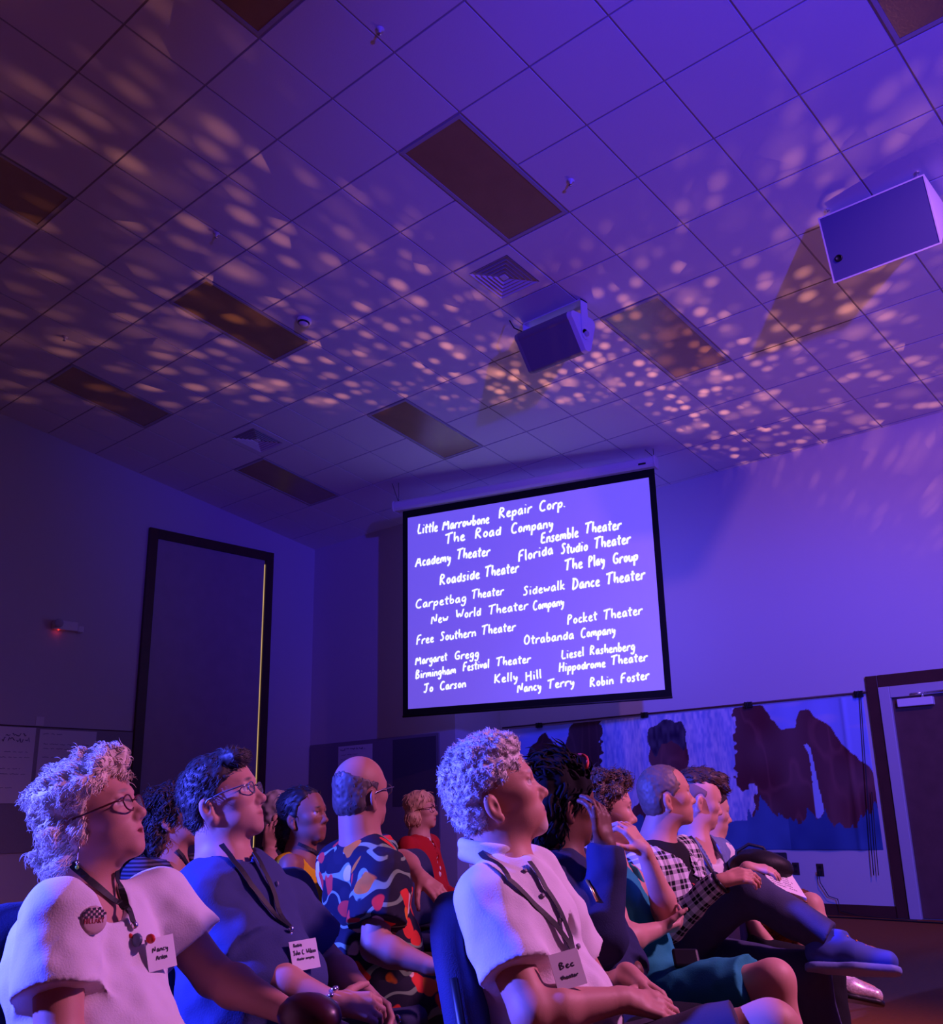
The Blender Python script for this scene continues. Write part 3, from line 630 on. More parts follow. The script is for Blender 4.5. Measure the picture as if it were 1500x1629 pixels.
# outlets, cords, black case against the wall
lbs = ['dark wall socket nearer the black case, below the mural', 'dark wall socket with a cord plugged in, nearer the door']
for (x_, y_), lb in zip(((1266.5, 1382), (1305, 1384)), lbs):
    c_ = onY(x_, y_, YR); t = empty('wall_socket', (c_[0], YR-.004, c_[2]-.06), lb, 'wall socket')
    MB().box((c_[0]-.038, YR-.008, c_[2]-.062), (c_[0]+.038, YR-.001, c_[2]+.062)).build('plate', mat('brown_plate', (.05, .03, .03), .4), t, bevel=.003)
    for dz in (-.027, .027): MB().box((c_[0]-.016, YR-.0105, c_[2]+dz-.014), (c_[0]+.016, YR-.0082, c_[2]+dz+.014)).build('receptacle', M_black, t, bevel=.003)
c_ = onY(1305, 1384, YR)
t = empty('power_cord', (c_[0], YR-.03, .01), 'thin black power cord drooping from the wall socket to the floor', 'cord')
pg = MB().box((c_[0]-.015, YR-.055, c_[2]-.045), (c_[0]+.015, YR-.011, c_[2]-.010)).build('plug', M_black, t, bevel=.004)
MB().tube([(c_[0], YR-.05, c_[2]-.03), (c_[0]+.01, YR-.06, c_[2]-.12), (c_[0]+.08, YR-.05, c_[2]-.25), (c_[0]+.17, YR-.05, .16), (c_[0]+.20, YR-.07, .05), (c_[0]+.4, YR-.10, .012), (c_[0]+1.0, YR-.22, .012)], .0045).build('cable', M_black, t, True)
fc = MB().tube([(-6.2, YR-.25, .008), (-5.2, YR-.33, .008), (-4.4, YR-.27, .008), (-3.4, YR-.36, .008), (-2.2, YR-.31, .008), (-.8, YR-.4, .008)], .007).build('floor_cable', M_black, smooth=True); base(fc)
tag(fc, 'black cable lying along the floor in front of the brown door', 'cable')
c0, c1 = onY(1198, 1354, YR), onY(1254, 1356, YR)
x0, x1, zt2 = c0[0]-.25, c1[0], c1[2]+.0
t = empty('equipment_case', ((x0+x1)/2, YR-.25, 0), 'black equipment case standing against the wall below the mural', 'case')
MB().box((x0, YR-.42, .02), (x1, YR-.03, zt2)).build('body', M_black, t, bevel=.012)
MB().box((x0+.03, YR-.428, .06), (x1-.03, YR-.4202, zt2-.05)).build('front_grille', mat('dark_grille', (.02, .02, .022), .7, bump=(300, .6)), t)
for a in (x0+.04, x1-.04):
    for b in (YR-.38, YR-.08): MB().lathe([(0, 0), (.02, 0), (.018, .022), (0, .022)], (a, b, 0), (0, 0, 1), 12).build('foot', M_black, t)
MB().tube([(x1-.001, YR-.30, zt2-.12), (x1+.025, YR-.28, zt2-.10), (x1+.025, YR-.17, zt2-.10), (x1-.001, YR-.15, zt2-.12)], .010).build('handle', M_black, t, True)

# ------------------------------------------------------------------ banquet chairs
M_seat = mat('navy_upholstery', (.030, .036, .10), .85, bump=(350, .25))
M_leg = mat('dark_chair_frame', (.03, .03, .035), .4, metal=.6)
def make_chair(label, group='banquet chairs'):
    t = empty('banquet_chair', (0, 0, 0), label, 'chair', group)
    def pad(name, outline, d0, d1, axis):
        n = len(outline); mb = MB()
        loops = [(d0+.012, .93), (d0, .975), ((d0+d1)/2, 1.0), (d1-.016, .985), (d1, .93)]
        cx = sum(p[0] for p in outline)/n; cy = sum(p[1] for p in outline)/n; P = []
        for d, k in loops:
            for a, b in outline: P.append(axis(cx+(a-cx)*k, cy+(b-cy)*k, d))
        F = [(i*n+j, i*n+(j+1) % n, (i+1)*n+(j+1) % n, (i+1)*n+j) for i in range(len(loops)-1) for j in range(n)]
        mb.add(P, F+[tuple(range(n))[::-1], tuple((len(loops)-1)*n+j for j in range(n))])
        return mb.build(name, M_seat, t, True)
    def rr(w, h0, h1, r0, r1, k=7):           # rounded outline, half-width w
        o = []
        for (cx, cy, a0, r) in ((w-r1, h1-r1, 0, r1), (-w+r1, h1-r1, 90, r1), (-w+r0, h0+r0, 180, r0), (w-r0, h0+r0, 270, r0)):
            for j in range(k+1): a = math.radians(a0+90*j/k); o.append((cx+r*math.cos(a), cy+r*math.sin(a)))
        return o
    pad('seat', rr(.225, -.22, .24, .05, .08), .375, .445, lambda a, b, d: (b, a, d))
    pad('backrest', rr(.215, .47, .865, .04, .12), -.035, .035, lambda a, b, d: (-.235-(b-.45)*.20+d, a, b))
    for s in (-1, 1):
        MB().tube([(.20, s*.19, .375), (.22, s*.21, .0)], .0125, 10).build('leg', M_leg, t, True)
        MB().tube([(-.20, s*.19, .375), (-.27, s*.21, .0)], .0125, 10).build('leg', M_leg, t, True)
        MB().tube([(-.20, s*.19, .36), (-.235, s*.205, .46), (-.28, s*.205, .70)], .0125, 10).build('back_post', M_leg, t, True)
    MB().tube([(.20, -.19, .37), (.20, .19, .37)], .011).tube([(-.20, -.19, .37), (-.20, .19, .37)], .011).tube([(.2, -.19, .37), (-.2, -.19, .37)], .011).tube([(.2, .19, .37), (-.2, .19, .37)], .011).build('seat_frame', M_leg, t, True)
    return t
CHAIR0 = None
def chair(pos, ang, label, group='banquet chairs'):
    """ang: facing direction, degrees from the camera's right, positive away from the camera"""
    global CHAIR0
    if CHAIR0 is None: CHAIR0 = make_chair(label, group); o = CHAIR0
    else: o = copy_tree(CHAIR0); o['label'] = label; o['group'] = group
    a = math.radians(ang); d = RH*math.cos(a)+FH*math.sin(a)
    o.location = (pos[0], pos[1], 0); o.rotation_euler = (0, 0, math.atan2(d[1], d[0]))
    return o
# ------------------------------------------------------------------ implicit-surface modelling for people and cloth
def nrm(v): v = np.asarray(v, float); return v/(np.linalg.norm(v)+1e-12)
def lerp(a, b, t): return np.asarray(a)*(1-t)+np.asarray(b)*t
def rot(ax, a):
    ax = nrm(ax); K = np.array([[0, -ax[2], ax[1]], [ax[2], 0, -ax[0]], [-ax[1], ax[0], 0]])
    return np.eye(3)+math.sin(a)*K+(1-math.cos(a))*K@K
class SD:
    def __init__(s): s.p = []; s.disp = []; s.paints = []
    def cap(s, a, b, ra, rb=None, k=.02, col=None, op='+', w=None, sw=1.0):
        a, b = np.array(a, float), np.array(b, float); rb = ra if rb is None else rb; d = b-a; L2 = d@d+1e-12
        W_ = nrm(w) if w is not None else None
        def f(P):
            q = P-a; t = np.clip((q@d)/L2, 0, 1); v = q-t[..., None]*d
            if W_ is not None: c_ = v@W_; v = v+((1/sw-1)*c_)[..., None]*W_
            return np.sqrt((v*v).sum(-1))-(ra+(rb-ra)*t)
        m = max(ra, rb)*max(1, sw); s.p.append((f, np.minimum(a, b)-m, np.maximum(a, b)+m, k, op, col)); return s
    def fcap(s, a, b, ra, rb, k=.03, both=False):  # tube with a square-cut far end
        a, b = np.array(a, float), np.array(b, float); d = b-a; L2 = d@d; n = nrm(d)
        def f(P):
            q = P-a; t = np.clip((q@d)/L2, 0, 1.3); v = q-t[..., None]*d
            r = np.sqrt((v*v).sum(-1))-(ra+(rb-ra)*np.minimum(t, 1)); return np.maximum(r, (P-b)@n)
        m = max(ra, rb); s.p.append((f, np.minimum(a, b)-m, np.maximum(a, b)+m, k, '+', None)); return s
    def ell(s, c, r, R=None, k=.02, col=None, op='+'):
        c = np.array(c, float); r = np.array(r if hasattr(r, '__len__') else (r, r, r), float); R = np.eye(3) if R is None else np.asarray(R)
        def f(P):
            q = (P-c)@R; k0 = np.sqrt(((q/r)**2).sum(-1)); k1 = np.sqrt(((q/(r*r))**2).sum(-1))+1e-9
            return np.where(k0 < 1e-6, -r.min(), k0*(k0-1)/k1)
        m = np.abs(R)@r; s.p.append((f, c-m, c+m, k, op, col)); return s
    def plane(s, n, c, k=.004):              # keep the side the normal points away from
        n = nrm(n); c = np.array(c, float)
        s.p.append((lambda P: (P-c)@n, None, None, k, 'n', None)); return s
    def noise(s, amp, freq, seed=0, A=None): s.disp.append((amp, freq, seed, A)); return s
    def paint(s, c, r, col, R=None, soft=.25): s.paints.append((np.array(c, float), np.array(r if hasattr(r, '__len__') else (r, r, r), float), np.array(col, float), np.eye(3) if R is None else np.asarray(R), soft)); return s
    def field(s, X, Y, Z):
        F = np.full((len(X), len(Y), len(Z)), .06)
        for f, lo, hi, k, op, col in s.p:
            if lo is None: sl = (slice(None),)*3
            else:
                m = k+.035; sl = tuple(slice(*np.searchsorted(A, (l-m, h+m))) for A, l, h in zip((X, Y, Z), lo, hi))
            xs, ys, zs = X[sl[0]], Y[sl[1]], Z[sl[2]]
            if min(len(xs), len(ys), len(zs)) == 0: continue
            P = np.stack(np.meshgrid(xs, ys, zs, indexing='ij'), -1); d = f(P); a = F[sl]
            F[sl] = s.comb(a, d, k, op)
        for amp, fr, seed, A in s.disp:
            i = np.nonzero(np.abs(F) < amp*1.5+.012)
            P = np.stack([X[i[0]], Y[i[1]], Z[i[2]]], -1)
            if A is not None: P = P@A
            F[i] += amp*(vnoise(P*fr, seed)-.5)*2
        return F
    @staticmethod
    def comb(a, d, k, op):
        if op == '+': h = np.maximum(k-np.abs(a-d), 0)/k; return np.minimum(a, d)-h*h*k*.25
        if op == '-': d = -d
        h = np.maximum(k-np.abs(a-d), 0)/k; return np.maximum(a, d)+h*h*k*.25
    def at(s, P):
        P = np.atleast_2d(P); F = np.full(len(P), .06)
        for f, lo, hi, k, op, col in s.p: F = s.comb(F, f(P), k, op)
        for amp, fr, seed, A in s.disp: F = F+amp*(vnoise((P@A if A is not None else P)*fr, seed)-.5)*2
        return F
    def grad(s, P, e=.002):
        P = np.atleast_2d(P); return np.stack([(s.at(P+d)-s.at(P-d)) for d in np.eye(3)*e], -1)/(2*e)
    def snap(s, p, off=.004, it=10, along=None):     # bring a point onto the surface
        p = np.array(p, float)
        for _ in range(it):
            d = s.at(p)[0]-off
            g = nrm(s.grad(p)[0]) if along is None else -nrm(along)
            p = p-g*d*.8
        return p
    def march(s, o, d, off=.003, maxd=9):              # first hit of a ray
        d = nrm(d); t = 0; o = np.array(o, float)
        best = (9, None)
        for _ in range(600):
            p = o+d*t; v = s.at(p)[0]-off
            if v < best[0]: best = (v, p)
            if v < .0008: return p
            t += max(min(v*.7, .05), .0008)
            if t > maxd: break
        return best[1]
    def colors(s, V, base):
        ps = [(f, c) for f, lo, hi, k, op, c in s.p if c is not None and op == '+']
        cl = np.tile(np.array(base, float), (len(V), 1))
        if ps:
            w = np.stack([np.exp(-np.clip(f(V), -.02, .05)/.003) for f, c in ps], 1); cc = np.array([c for f, c in ps])
            w /= w.sum(1, keepdims=True)+1e-9; cl = w@cc
        for c_, r, col, R, soft in s.paints:
            d = np.sqrt((((V-c_)@R/r)**2).sum(1)); a = np.clip((1-d)/soft, 0, 1)[:, None]; cl = cl*(1-a)+col*a
        return cl
def nets(F, X, Y, Z):
    I = F < 0; n = np.array(F.shape)-1
    cs = [(i, j, k) for i in (0, 1) for j in (0, 1) for k in (0, 1)]
    sub = lambda A, c_: A[c_[0]:c_[0]+n[0], c_[1]:c_[1]+n[1], c_[2]:c_[2]+n[2]]
    cnt = sum(sub(I, c_).astype(np.int8) for c_ in cs); act = (cnt > 0) & (cnt < 8)
    idx = np.full(act.shape, -1, np.int64); ii = np.nonzero(act); idx[ii] = np.arange(len(ii[0]))
    if len(ii[0]) == 0: return np.zeros((0, 3)), np.zeros((0, 4), int)
    val = np.stack([sub(F, c_)[ii] for c_ in cs], 1); acc = np.zeros((len(val), 3)); m = np.zeros(len(val))
    for a in range(8):
        for b in range(a+1, 8):
            ca, cb = np.array(cs[a]), np.array(cs[b])
            if np.abs(ca-cb).sum() != 1: continue
            x = (val[:, a] < 0) != (val[:, b] < 0); t = val[:, a]/(val[:, a]-val[:, b]+1e-12)
            acc += np.where(x[:, None], ca+t[:, None]*(cb-ca), 0); m += x
    acc /= m[:, None]; h = np.array([X[1]-X[0], Y[1]-Y[0], Z[1]-Z[0]])
    V = np.stack([X[ii[0]], Y[ii[1]], Z[ii[2]]], 1)+acc*h; Fs = []
    for ax in range(3):
        a0 = [slice(1, -1)]*3; a0[ax] = slice(0, -1); a1 = [slice(1, -1)]*3; a1[ax] = slice(1, None)
        s0, s1 = I[tuple(a0)], I[tuple(a1)]; e = np.nonzero(s0 != s1)
        if len(e[0]) == 0: continue
        g = [e[0]+1, e[1]+1, e[2]+1]; g[ax] = e[ax]; o1, o2 = [(1, 2), (2, 0), (0, 1)][ax]
        def cell(d1, d2): q = [x.copy() for x in g]; q[o1] -= d1; q[o2] -= d2; return idx[q[0], q[1], q[2]]
        Q = np.stack([cell(1, 1), cell(0, 1), cell(0, 0), cell(1, 0)], 1); fl = ~s0[e]
        Q[fl] = Q[fl][:, ::-1]; Fs.append(Q)
    Fq = np.concatenate(Fs) if Fs else np.zeros((0, 4), int); return V, Fq[(Fq >= 0).all(1)]
def polygonize(sd, boxes, tiny=0):
    """boxes: [(lo, hi, voxel)] finest first; coarser ones leave out what a finer one covers"""
    VV, FF, done, n = [], [], [], 0
    for lo, hi, h in boxes:
        ax = [np.arange(a, b+h, h) for a, b in zip(lo, hi)]; F = sd.field(*ax); V, Q = nets(F, *ax)
        for dl, dh in done:
            if len(Q) == 0: break
            c_ = V[Q].mean(1); Q = Q[~((c_ > dl+h*.8) & (c_ < dh-h*.8)).all(1)]
        done.append((np.array(lo), np.array(hi))); VV.append(V); FF.append(Q+n); n += len(V)
    V, Q = np.concatenate(VV), np.concatenate(FF)
    if tiny and len(Q):                       # drop stray crumbs
        lab = np.arange(len(V))
        for _ in range(400):
            m = lab[Q].min(1); new = lab.copy()
            for j in range(4): np.minimum.at(new, Q[:, j], m)
            new = new[new]; new = new[new]
            if (new == lab).all(): break
            lab = new
        cnt = np.bincount(lab[Q[:, 0]], minlength=len(V)); Q = Q[cnt[lab[Q[:, 0]]] >= tiny]
    used = np.unique(Q); mp = np.full(len(V), -1); mp[used] = np.arange(len(used))
    return V[used], mp[Q]
def bounds(sd, pad=.012):
    lo = np.min([p[1] for p in sd.p if p[1] is not None and p[4] == '+'], 0)-pad; hi = np.max([p[2] for p in sd.p if p[1] is not None and p[4] == '+'], 0)+pad; return lo, hi
def qmesh(name, V, Q, m, parent, colr=None, uv=None):
    off = np.array(parent.location) + (np.array(parent.parent.location) if parent.parent is not None else 0)
    V = np.asarray(V)-off; Q = np.asarray(Q)
    me = bpy.data.meshes.new(name); me.vertices.add(len(V)); me.vertices.foreach_set('co', V.ravel().astype('f4'))
    me.loops.add(Q.size); me.loops.foreach_set('vertex_index', Q.ravel().astype('i4')); me.polygons.add(len(Q))
    me.polygons.foreach_set('loop_start', np.arange(0, Q.size, 4).astype('i4')); me.polygons.foreach_set('loop_total', np.full(len(Q), 4, 'i4'))
    me.polygons.foreach_set('use_smooth', np.ones(len(Q), bool)); me.update(calc_edges=True); me.validate()
    if colr is not None:
        a = me.color_attributes.new('Col', 'FLOAT_COLOR', 'POINT'); a.data.foreach_set('color', np.concatenate([np.clip(colr, 0, 1), np.ones((len(V), 1))], 1).ravel().astype('f4'))
    if uv is not None:
        a = me.attributes.new('pat', 'FLOAT_VECTOR', 'POINT'); a.data.foreach_set('vector', np.asarray(uv).ravel().astype('f4'))
    me.materials.append(m); o = bpy.data.objects.new(name, me); C.objects.link(o); o.parent = parent; return o

# ------------------------------------------------------------------ anatomy
def frame(yaw, pitch=0, roll=0):
    a, b, c_ = map(math.radians, (yaw, pitch, roll)); f0 = RH*math.cos(a)+FH*math.sin(a); l = np.cross(UP, f0)
    f = f0*math.cos(b)+UP*math.sin(b); u = UP*math.cos(b)-f0*math.sin(b)
    l2 = l*math.cos(c_)+u*math.sin(c_); u2 = u*math.cos(c_)-l*math.sin(c_); return np.stack([f, l2, u2], 1)    # columns: forward, left, up
def head_sd(sd, c, R, s, sk, o):
    w = lambda *p: c+R@(np.array(p)*s); E = lambda p, r, k=.02, col=None, op='+', Q=None: sd.ell(w(*p), np.array(r)*s, R if Q is None else R@Q, k*s, col if col is not None else sk, op)
    if 'scalp' in o: sd.paint(w(-.036, 0, .012), np.array((.098, .10, .098))*s, lerp(sk, o['scalp'], .7), R, .55)
    nz, jw, fw = o.get('nose', 1), o.get('jaw', 1), o.get('wide', 1)
    E((-.008, 0, .034), (.100, .077*fw, .092)); E((.036, 0, -.022), (.058, .059*fw, .082), .03); E((.030, 0, -.070), (.058, .052*jw, .040), .025)
    E((.075, 0, -.094), (.020, .024*jw, .018), .02); E((.072, 0, .031), (.021, .046, .011), .016)
    sd.cap(w(.080, 0, .016), w(.106+.004*(nz-1), 0, -.022), .0078*s, .011*s, .012*s, sk); E((.104+.012*(nz-1), 0, -.026), (.0135, .0125, .0105), .008)
    for y in (-1, 1):
        E((.095, y*.0115, -.031), (.011, .008, .009), .006); E((.050, y*.042*fw, -.012), (.028, .020, .020), .02)
        E((.096, y*.038, .010), (.021, .026, .0125), .012, None, '-')
        sd.ell(w(.0735, y*.031, .009), .0130*s, None, .002, (.72, .69, .67)); E((.0735, y*.032, .0205), (.0150, .0182, .0080), .003); E((.0735, y*.032, -.0030), (.0138, .0172, .0058), .003); sd.paint(w(.0855, y*.032, .0135), np.array((.010, .019, .0020))*s, np.array(sk)*.18, R, .6)
        Q = rot((0, 0, 1), -y*.38)@rot((0, 1, 0), -.16)
        E((-.022, y*.0775*fw, -.018), (.0180, .0090, .0305), .005, None, '+', Q); E((-.014, y*.0895*fw, -.016), (.0105, .0105, .0190), .004, None, '-', Q); E((-.012, y*.074*fw, -.046), (.0095, .006, .0095), .006); sd.paint(w(-.013, y*.079*fw, -.016), np.array((.0065, .006, .009))*s, np.array(sk)*.45, R@Q, .6)
        gaze = R@np.array([1, o.get('gaze', 0)-y*.18*0+y*.12, .05]); ec = w(.0735, y*.031, .009)
        sd.paint(ec+nrm(gaze)*.0128*s, .0066*s, o.get('iris', (.06, .035, .02)), None, .3)
        sd.paint(w(.090, y*.031, .0335), np.array((.016, .0225, .0062))*s, o.get('brow', (.08, .05, .04)), R@rot((1, 0, 0), -y*.12), .7)
        sd.paint(w(.103, y*.006, -.0365), np.array((.006, .0035, .003))*s, np.array(sk)*.25, R, .6)
    E((.068, 0, -.060), (.027, .032, .026), .02)
    E((.0855, 0, -.0552), (.0135, .0245, .0062), .005); E((.0850, 0, -.0690), (.0130, .0215, .0068), .005)
    lp = o.get('lip', np.array(sk)*np.array([.82, .55, .55]))
    sd.paint(w(.092, 0, -.0618), np.array((.026, .0275, .0125))*s, lp, R, .5); sd.paint(w(.090, 0, -.0620), np.array((.026, .0285, .0022))*s, np.array(sk)*.22, R, .6)
    if o.get('open'): E((.098, 0, -.0622), (.016, .016, .0045), .004, None, '-')
    if 'beard' in o:
        bc, ba = o['beard']; bc = lerp(sk, bc, ba)
        for y in (-1, 1) if not o.get('goatee') else (): sd.paint(w(.035, y*.045, -.075), np.array((.055, .03, .04))*s, bc, R, .6)
        sd.paint(w(.085, 0, -.098), np.array((.035, .04, .030))*s, bc, R, .5); sd.paint(w(.10, 0, -.0475), np.array((.02, .028, .0065))*s, bc, R, .6)
def hand_sd(sd, wr, fd, pn, td, s, sk, curl=(.3, .4, .4), spread=.03, thumb=None, per=None):
    """fd: wrist to knuckles; pn: the way the palm faces; td: towards the thumb; joint bends in radians"""
    fd = nrm(fd); pn = nrm(pn-fd*(pn@fd)); td_ = np.cross(fd, pn); td = td_*(1 if td_@td > 0 else -1); tips = []
    kn = []
    for i, off in enumerate((.030, .010, -.010, -.029)):
        p = wr+(fd*(.088-.006*abs(i-1))+td*off)*s; kn.append(p)
        sd.cap(wr+td*off*.55*s+fd*.012*s, p, .0135*s, .0115*s, .010, sk)
    sd.cap(wr-fd*.01*s, wr+fd*.03*s, .021*s, .020*s, .012, sk, w=td, sw=1.25)
    for i, ln in enumerate((.074, .082, .076, .060)):
        d = nrm(fd+td*spread*(1.5-i)); ax = np.cross(d, pn); p = kn[i]; a = 0
        cu = per[i] if per else curl
        for j, fr in enumerate((.46, .30, .24)):
            a += cu[j]; dd = d*math.cos(a)+pn*math.sin(a); q = p+dd*ln*fr*s
            sd.cap(p, q, (.0098-.0010*j)*s, (.0090-.0010*j)*s, .0035, sk); p = q
        sd.paint(p-pn*0+(-(pn*math.cos(a)-d*math.sin(a)))*.005*s, .0065*s, np.array(sk)*1.25+.03, None, .5); tips.append(p)
    th = thumb if thumb is not None else fd*.75+td*.75+pn*.35; th = nrm(th)
    p0 = wr+(td*.022+fd*.018+pn*.006)*s; p1 = p0+nrm(th+td*.3)*.040*s; p2 = p1+th*.034*s; p3 = p2+nrm(th+fd*.35)*.027*s
    sd.cap(p0, p1, .0150*s, .0115*s, .012, sk); sd.cap(p1, p2, .0108*s, .0098*s, .004, sk); sd.cap(p2, p3, .0098*s, .0080*s, .004, sk)
    return wr, tips
def T3(t): return at(*t) if len(t) == 3 and t[0] > 20 else np.array(t)
def ribbon(mb, pts, w, th, up):               # flat band through points, width along 'up' directions
    n = len(pts); V = []
    for i in range(n):
        t = nrm(pts[min(i+1, n-1)]-pts[max(i-1, 0)]); nn = up[i]; b = nrm(np.cross(t, nn)); nn = np.cross(b, t)
        for (a, c_) in ((-1, 0), (1, 0), (1, 1), (-1, 1)): V.append(pts[i]+b*a*w/2+nn*c_*th)
    F = [(i*4+j, i*4+(j+1) % 4, i*4+4+(j+1) % 4, i*4+4+j) for i in range(n-1) for j in range(4)]
    mb.add(V, F+[(3, 2, 1, 0), tuple((n-1)*4+j for j in range(4))])
M_skin = mat('skin', rough=.52, spec=.35, attr=True, bump=(500, .06))
M_strap = mat('black_lanyard', (.008, .008, .010), .6)
M_card = mat('badge_card', (.80, .78, .80), .55)
M_cardink = mat('badge_print', (.03, .025, .05), .6)
M_hair = {}
def hair_mat(c): 
    return mat('hair_%02d%02d%02d' % tuple(int(x*99) for x in c), c, .55, spec=.5, noise=(35, .35))
def tuft(V, Q, P, D, N, ln, r, curl, seed, nseg=5, grav=0.0):
    """append tapered curved locks to a quad mesh"""
    rg = np.random.RandomState(seed); VV = [V]; FF = [Q]; n = len(V)
    for p, d, nn in zip(P, D, N):
        b = nrm(np.cross(d, nn)); l = ln*rg.uniform(.6, 1.25); ph = rg.uniform(0, 6.28); cu = curl*rg.uniform(.5, 1.3); ring_ = []
        for i in range(nseg+1):
            t = i/nseg; q = p+d*l*t+nn*(l*.10*math.sin(t*3.1))+b*cu*math.sin(ph+t*4.5)+nn*cu*.7*math.cos(ph+t*4.5)-UP*grav*l*t*t
            ring_.append(q)
        for i, q in enumerate(ring_):
            t = nrm(ring_[min(i+1, nseg)]-ring_[max(i-1, 0)]); x = nrm(np.cross(t, nn)); y = np.cross(t, x); rr_ = r*(1-.85*(i/nseg)**1.5)
            VV.append(np.array([q+x*rr_, q+y*rr_*.6, q-x*rr_, q-y*rr_*.6]))
        FF.append(np.array([(n+i*4+j, n+i*4+(j+1) % 4, n+i*4+4+(j+1) % 4, n+i*4+4+j) for i in range(nseg) for j in range(4)])); n += 4*(nseg+1)
    return np.concatenate(VV), np.concatenate(FF)

class Person:
    def __init__(s, label, head, skin, torso=-23, lean=.13, tl=.47, sh=.185, ws=1.0, face=None, seat=.44, nb=None, belly=0, group=None):
        s.label, s.sk = label, np.array(skin)*np.array([.93, .77, .72]); px_, py_, s.D, yaw, pitch, roll, s.hs = head; s.face = face or {}
        s.hc = at(px_, py_, s.D); s.HR = frame(yaw, pitch, roll); s.B = frame(torso); s.F, s.L, s.U = s.B.T; s.ws = ws
        s.vh = min(max(.0030, .00105*s.D), .006); s.vb = s.vh*1.9
        s.nb = s.hc-UP*.168*s.hs-(s.HR[:, 0]*[1, 1, 0])*.030*s.hs if nb is None else T3(nb)
        s.hip = s.nb-UP*tl+s.F*lean; s.A = nrm(s.nb-s.hip); s.TB = np.stack([nrm(np.cross(s.L, s.A)), s.L, s.A], 1); s.belly = belly
        s.J = {}
        for sd_, k in (('R', -1), ('L', 1)):
            shp = s.nb+s.L*k*sh-s.A*.055; hp = s.hip+s.L*k*.095; s.J['sh'+sd_] = shp; s.J['hp'+sd_] = hp
            s.J['el'+sd_] = shp-UP*.27+s.F*.06+s.L*k*.05; s.J['wr'+sd_] = s.J['el'+sd_]+s.F*.20-UP*.08-s.L*k*.10
            s.J['kn'+sd_] = hp+s.F*.42+s.L*k*.05-UP*.02; s.J['an'+sd_] = s.J['kn'+sd_]-UP*(s.J['kn'+sd_][2]-.09)+s.F*.03
        s.hands = {}; s.fine = []; s.seat = seat; g = s.hip.copy(); g[2] = 0
        s.root = empty('person', g, label, 'person', group)
    def set(s, **k):
        for a, b in k.items(): s.J[a] = T3(b)
        return s
    def w(s, *p): return s.hc+s.HR@(np.array(p)*s.hs)
    def torso_sd(s, sd, off, col=None, k=.05, straps=False):
        F, L, A, R = s.TB[:, 0], s.L, s.A, s.TB; ws = s.ws
        ch = lerp(s.nb, s.hip, .34)+F*.012; be = lerp(s.nb, s.hip, .72)+F*(.02+s.belly*.5); pe = s.hip+F*.0
        sd.ell(ch, (.108*ws+off, .158*ws+off, .185+off), R, k, col); sd.ell(be, (.110*ws+s.belly+off, .150*ws+s.belly*.5+off, .16+off), R, k, col); sd.ell(pe, (.115*ws+off+s.belly*.4, .165*ws+off, .12+off), R, k, col)
        if straps:
            for y in (-1, 1): sd.cap(s.nb+L*y*.085-A*.028-F*.01, ch+L*y*.095+F*.03, .034+off, .06, .03, col)
            return
        for q in 'RL':
            sd.cap(s.nb-A*.045+(s.J['sh'+q]-s.nb)*.25, s.J['sh'+q], .050+off, .052*ws+off, .04, col)
    def build(s, legs=True, arms=True, lr=.86):
        sd = SD(); J = s.J; sk = s.sk; head_sd(sd, s.hc, s.HR, s.hs, sk, s.face)
        sd.cap(s.w(-.024, 0, -.055), s.nb+UP*.0, .056*s.hs*s.face.get('neck', 1), .062*s.face.get('neck', 1), .03, sk); sd.cap(s.w(.0, 0, -.075), s.nb+s.F*.035, .042*s.hs, .05, .03, sk)
        s.torso_sd(sd, -.012, sk)
        for q in 'RL':
            if arms:
                sd.cap(J['sh'+q], J['el'+q], .050*s.ws, .040*s.ws, .03, sk); m = lerp(J['el'+q], J['wr'+q], .28); sd.cap(J['el'+q], m, .038*s.ws, .041*s.ws, .02, sk); sd.cap(m, J['wr'+q], .041*s.ws, .0245, .02, sk)
            if legs:
                sd.cap(J['hp'+q], J['kn'+q], .082*lr, .056*lr, .03, sk); m = lerp(J['kn'+q], J['an'+q], .3); sd.cap(J['kn'+q], m, .052*lr, .054*lr, .03, sk); sd.cap(m, J['an'+q], .054*lr, .034*lr, .02, sk)
                fd = nrm((J['kn'+q]-J['hp'+q])*[1, 1, 0]) if 'ft'+q not in J else nrm(J['ft'+q]-J['an'+q])
                sd.cap(J['an'+q]-UP*.02, J['an'+q]+fd*.14-UP*.045, .036, .026, .02, sk)
        boxes = []
        for q, h in s.hands.items():
            wr, tips = hand_sd(sd, J['wr'+q], s=h.pop('s', 1.0), sk=sk, **h); P = np.array([wr]+tips); boxes.append((P.min(0)-.045, P.max(0)+.045, s.vh*1.15))
        hb = np.array([s.w(x, y, z) for x in (-.12, .13) for y in (-.1, .1) for z in (-.14, .14)]); boxes.insert(0, (hb.min(0), hb.max(0), s.vh))
        lo, hi = bounds(sd); boxes.append((lo, hi, s.vb)); V, Q = polygonize(sd, boxes); s.sd = sd
        qmesh('body', V, Q, M_skin, s.root, sd.colors(V, sk)); return s
    def sdmesh(s, name, sd, m, vox=None, parent=None, colr=None, paint=None, uv=None):
        lo, hi = bounds(sd); V, Q = polygonize(sd, [(lo, hi, vox or s.vb*.85)])
        if uv is not None: uv = uv(V)
        return qmesh(name, V, Q, m, parent or s.root, colr(V) if colr else None, uv)
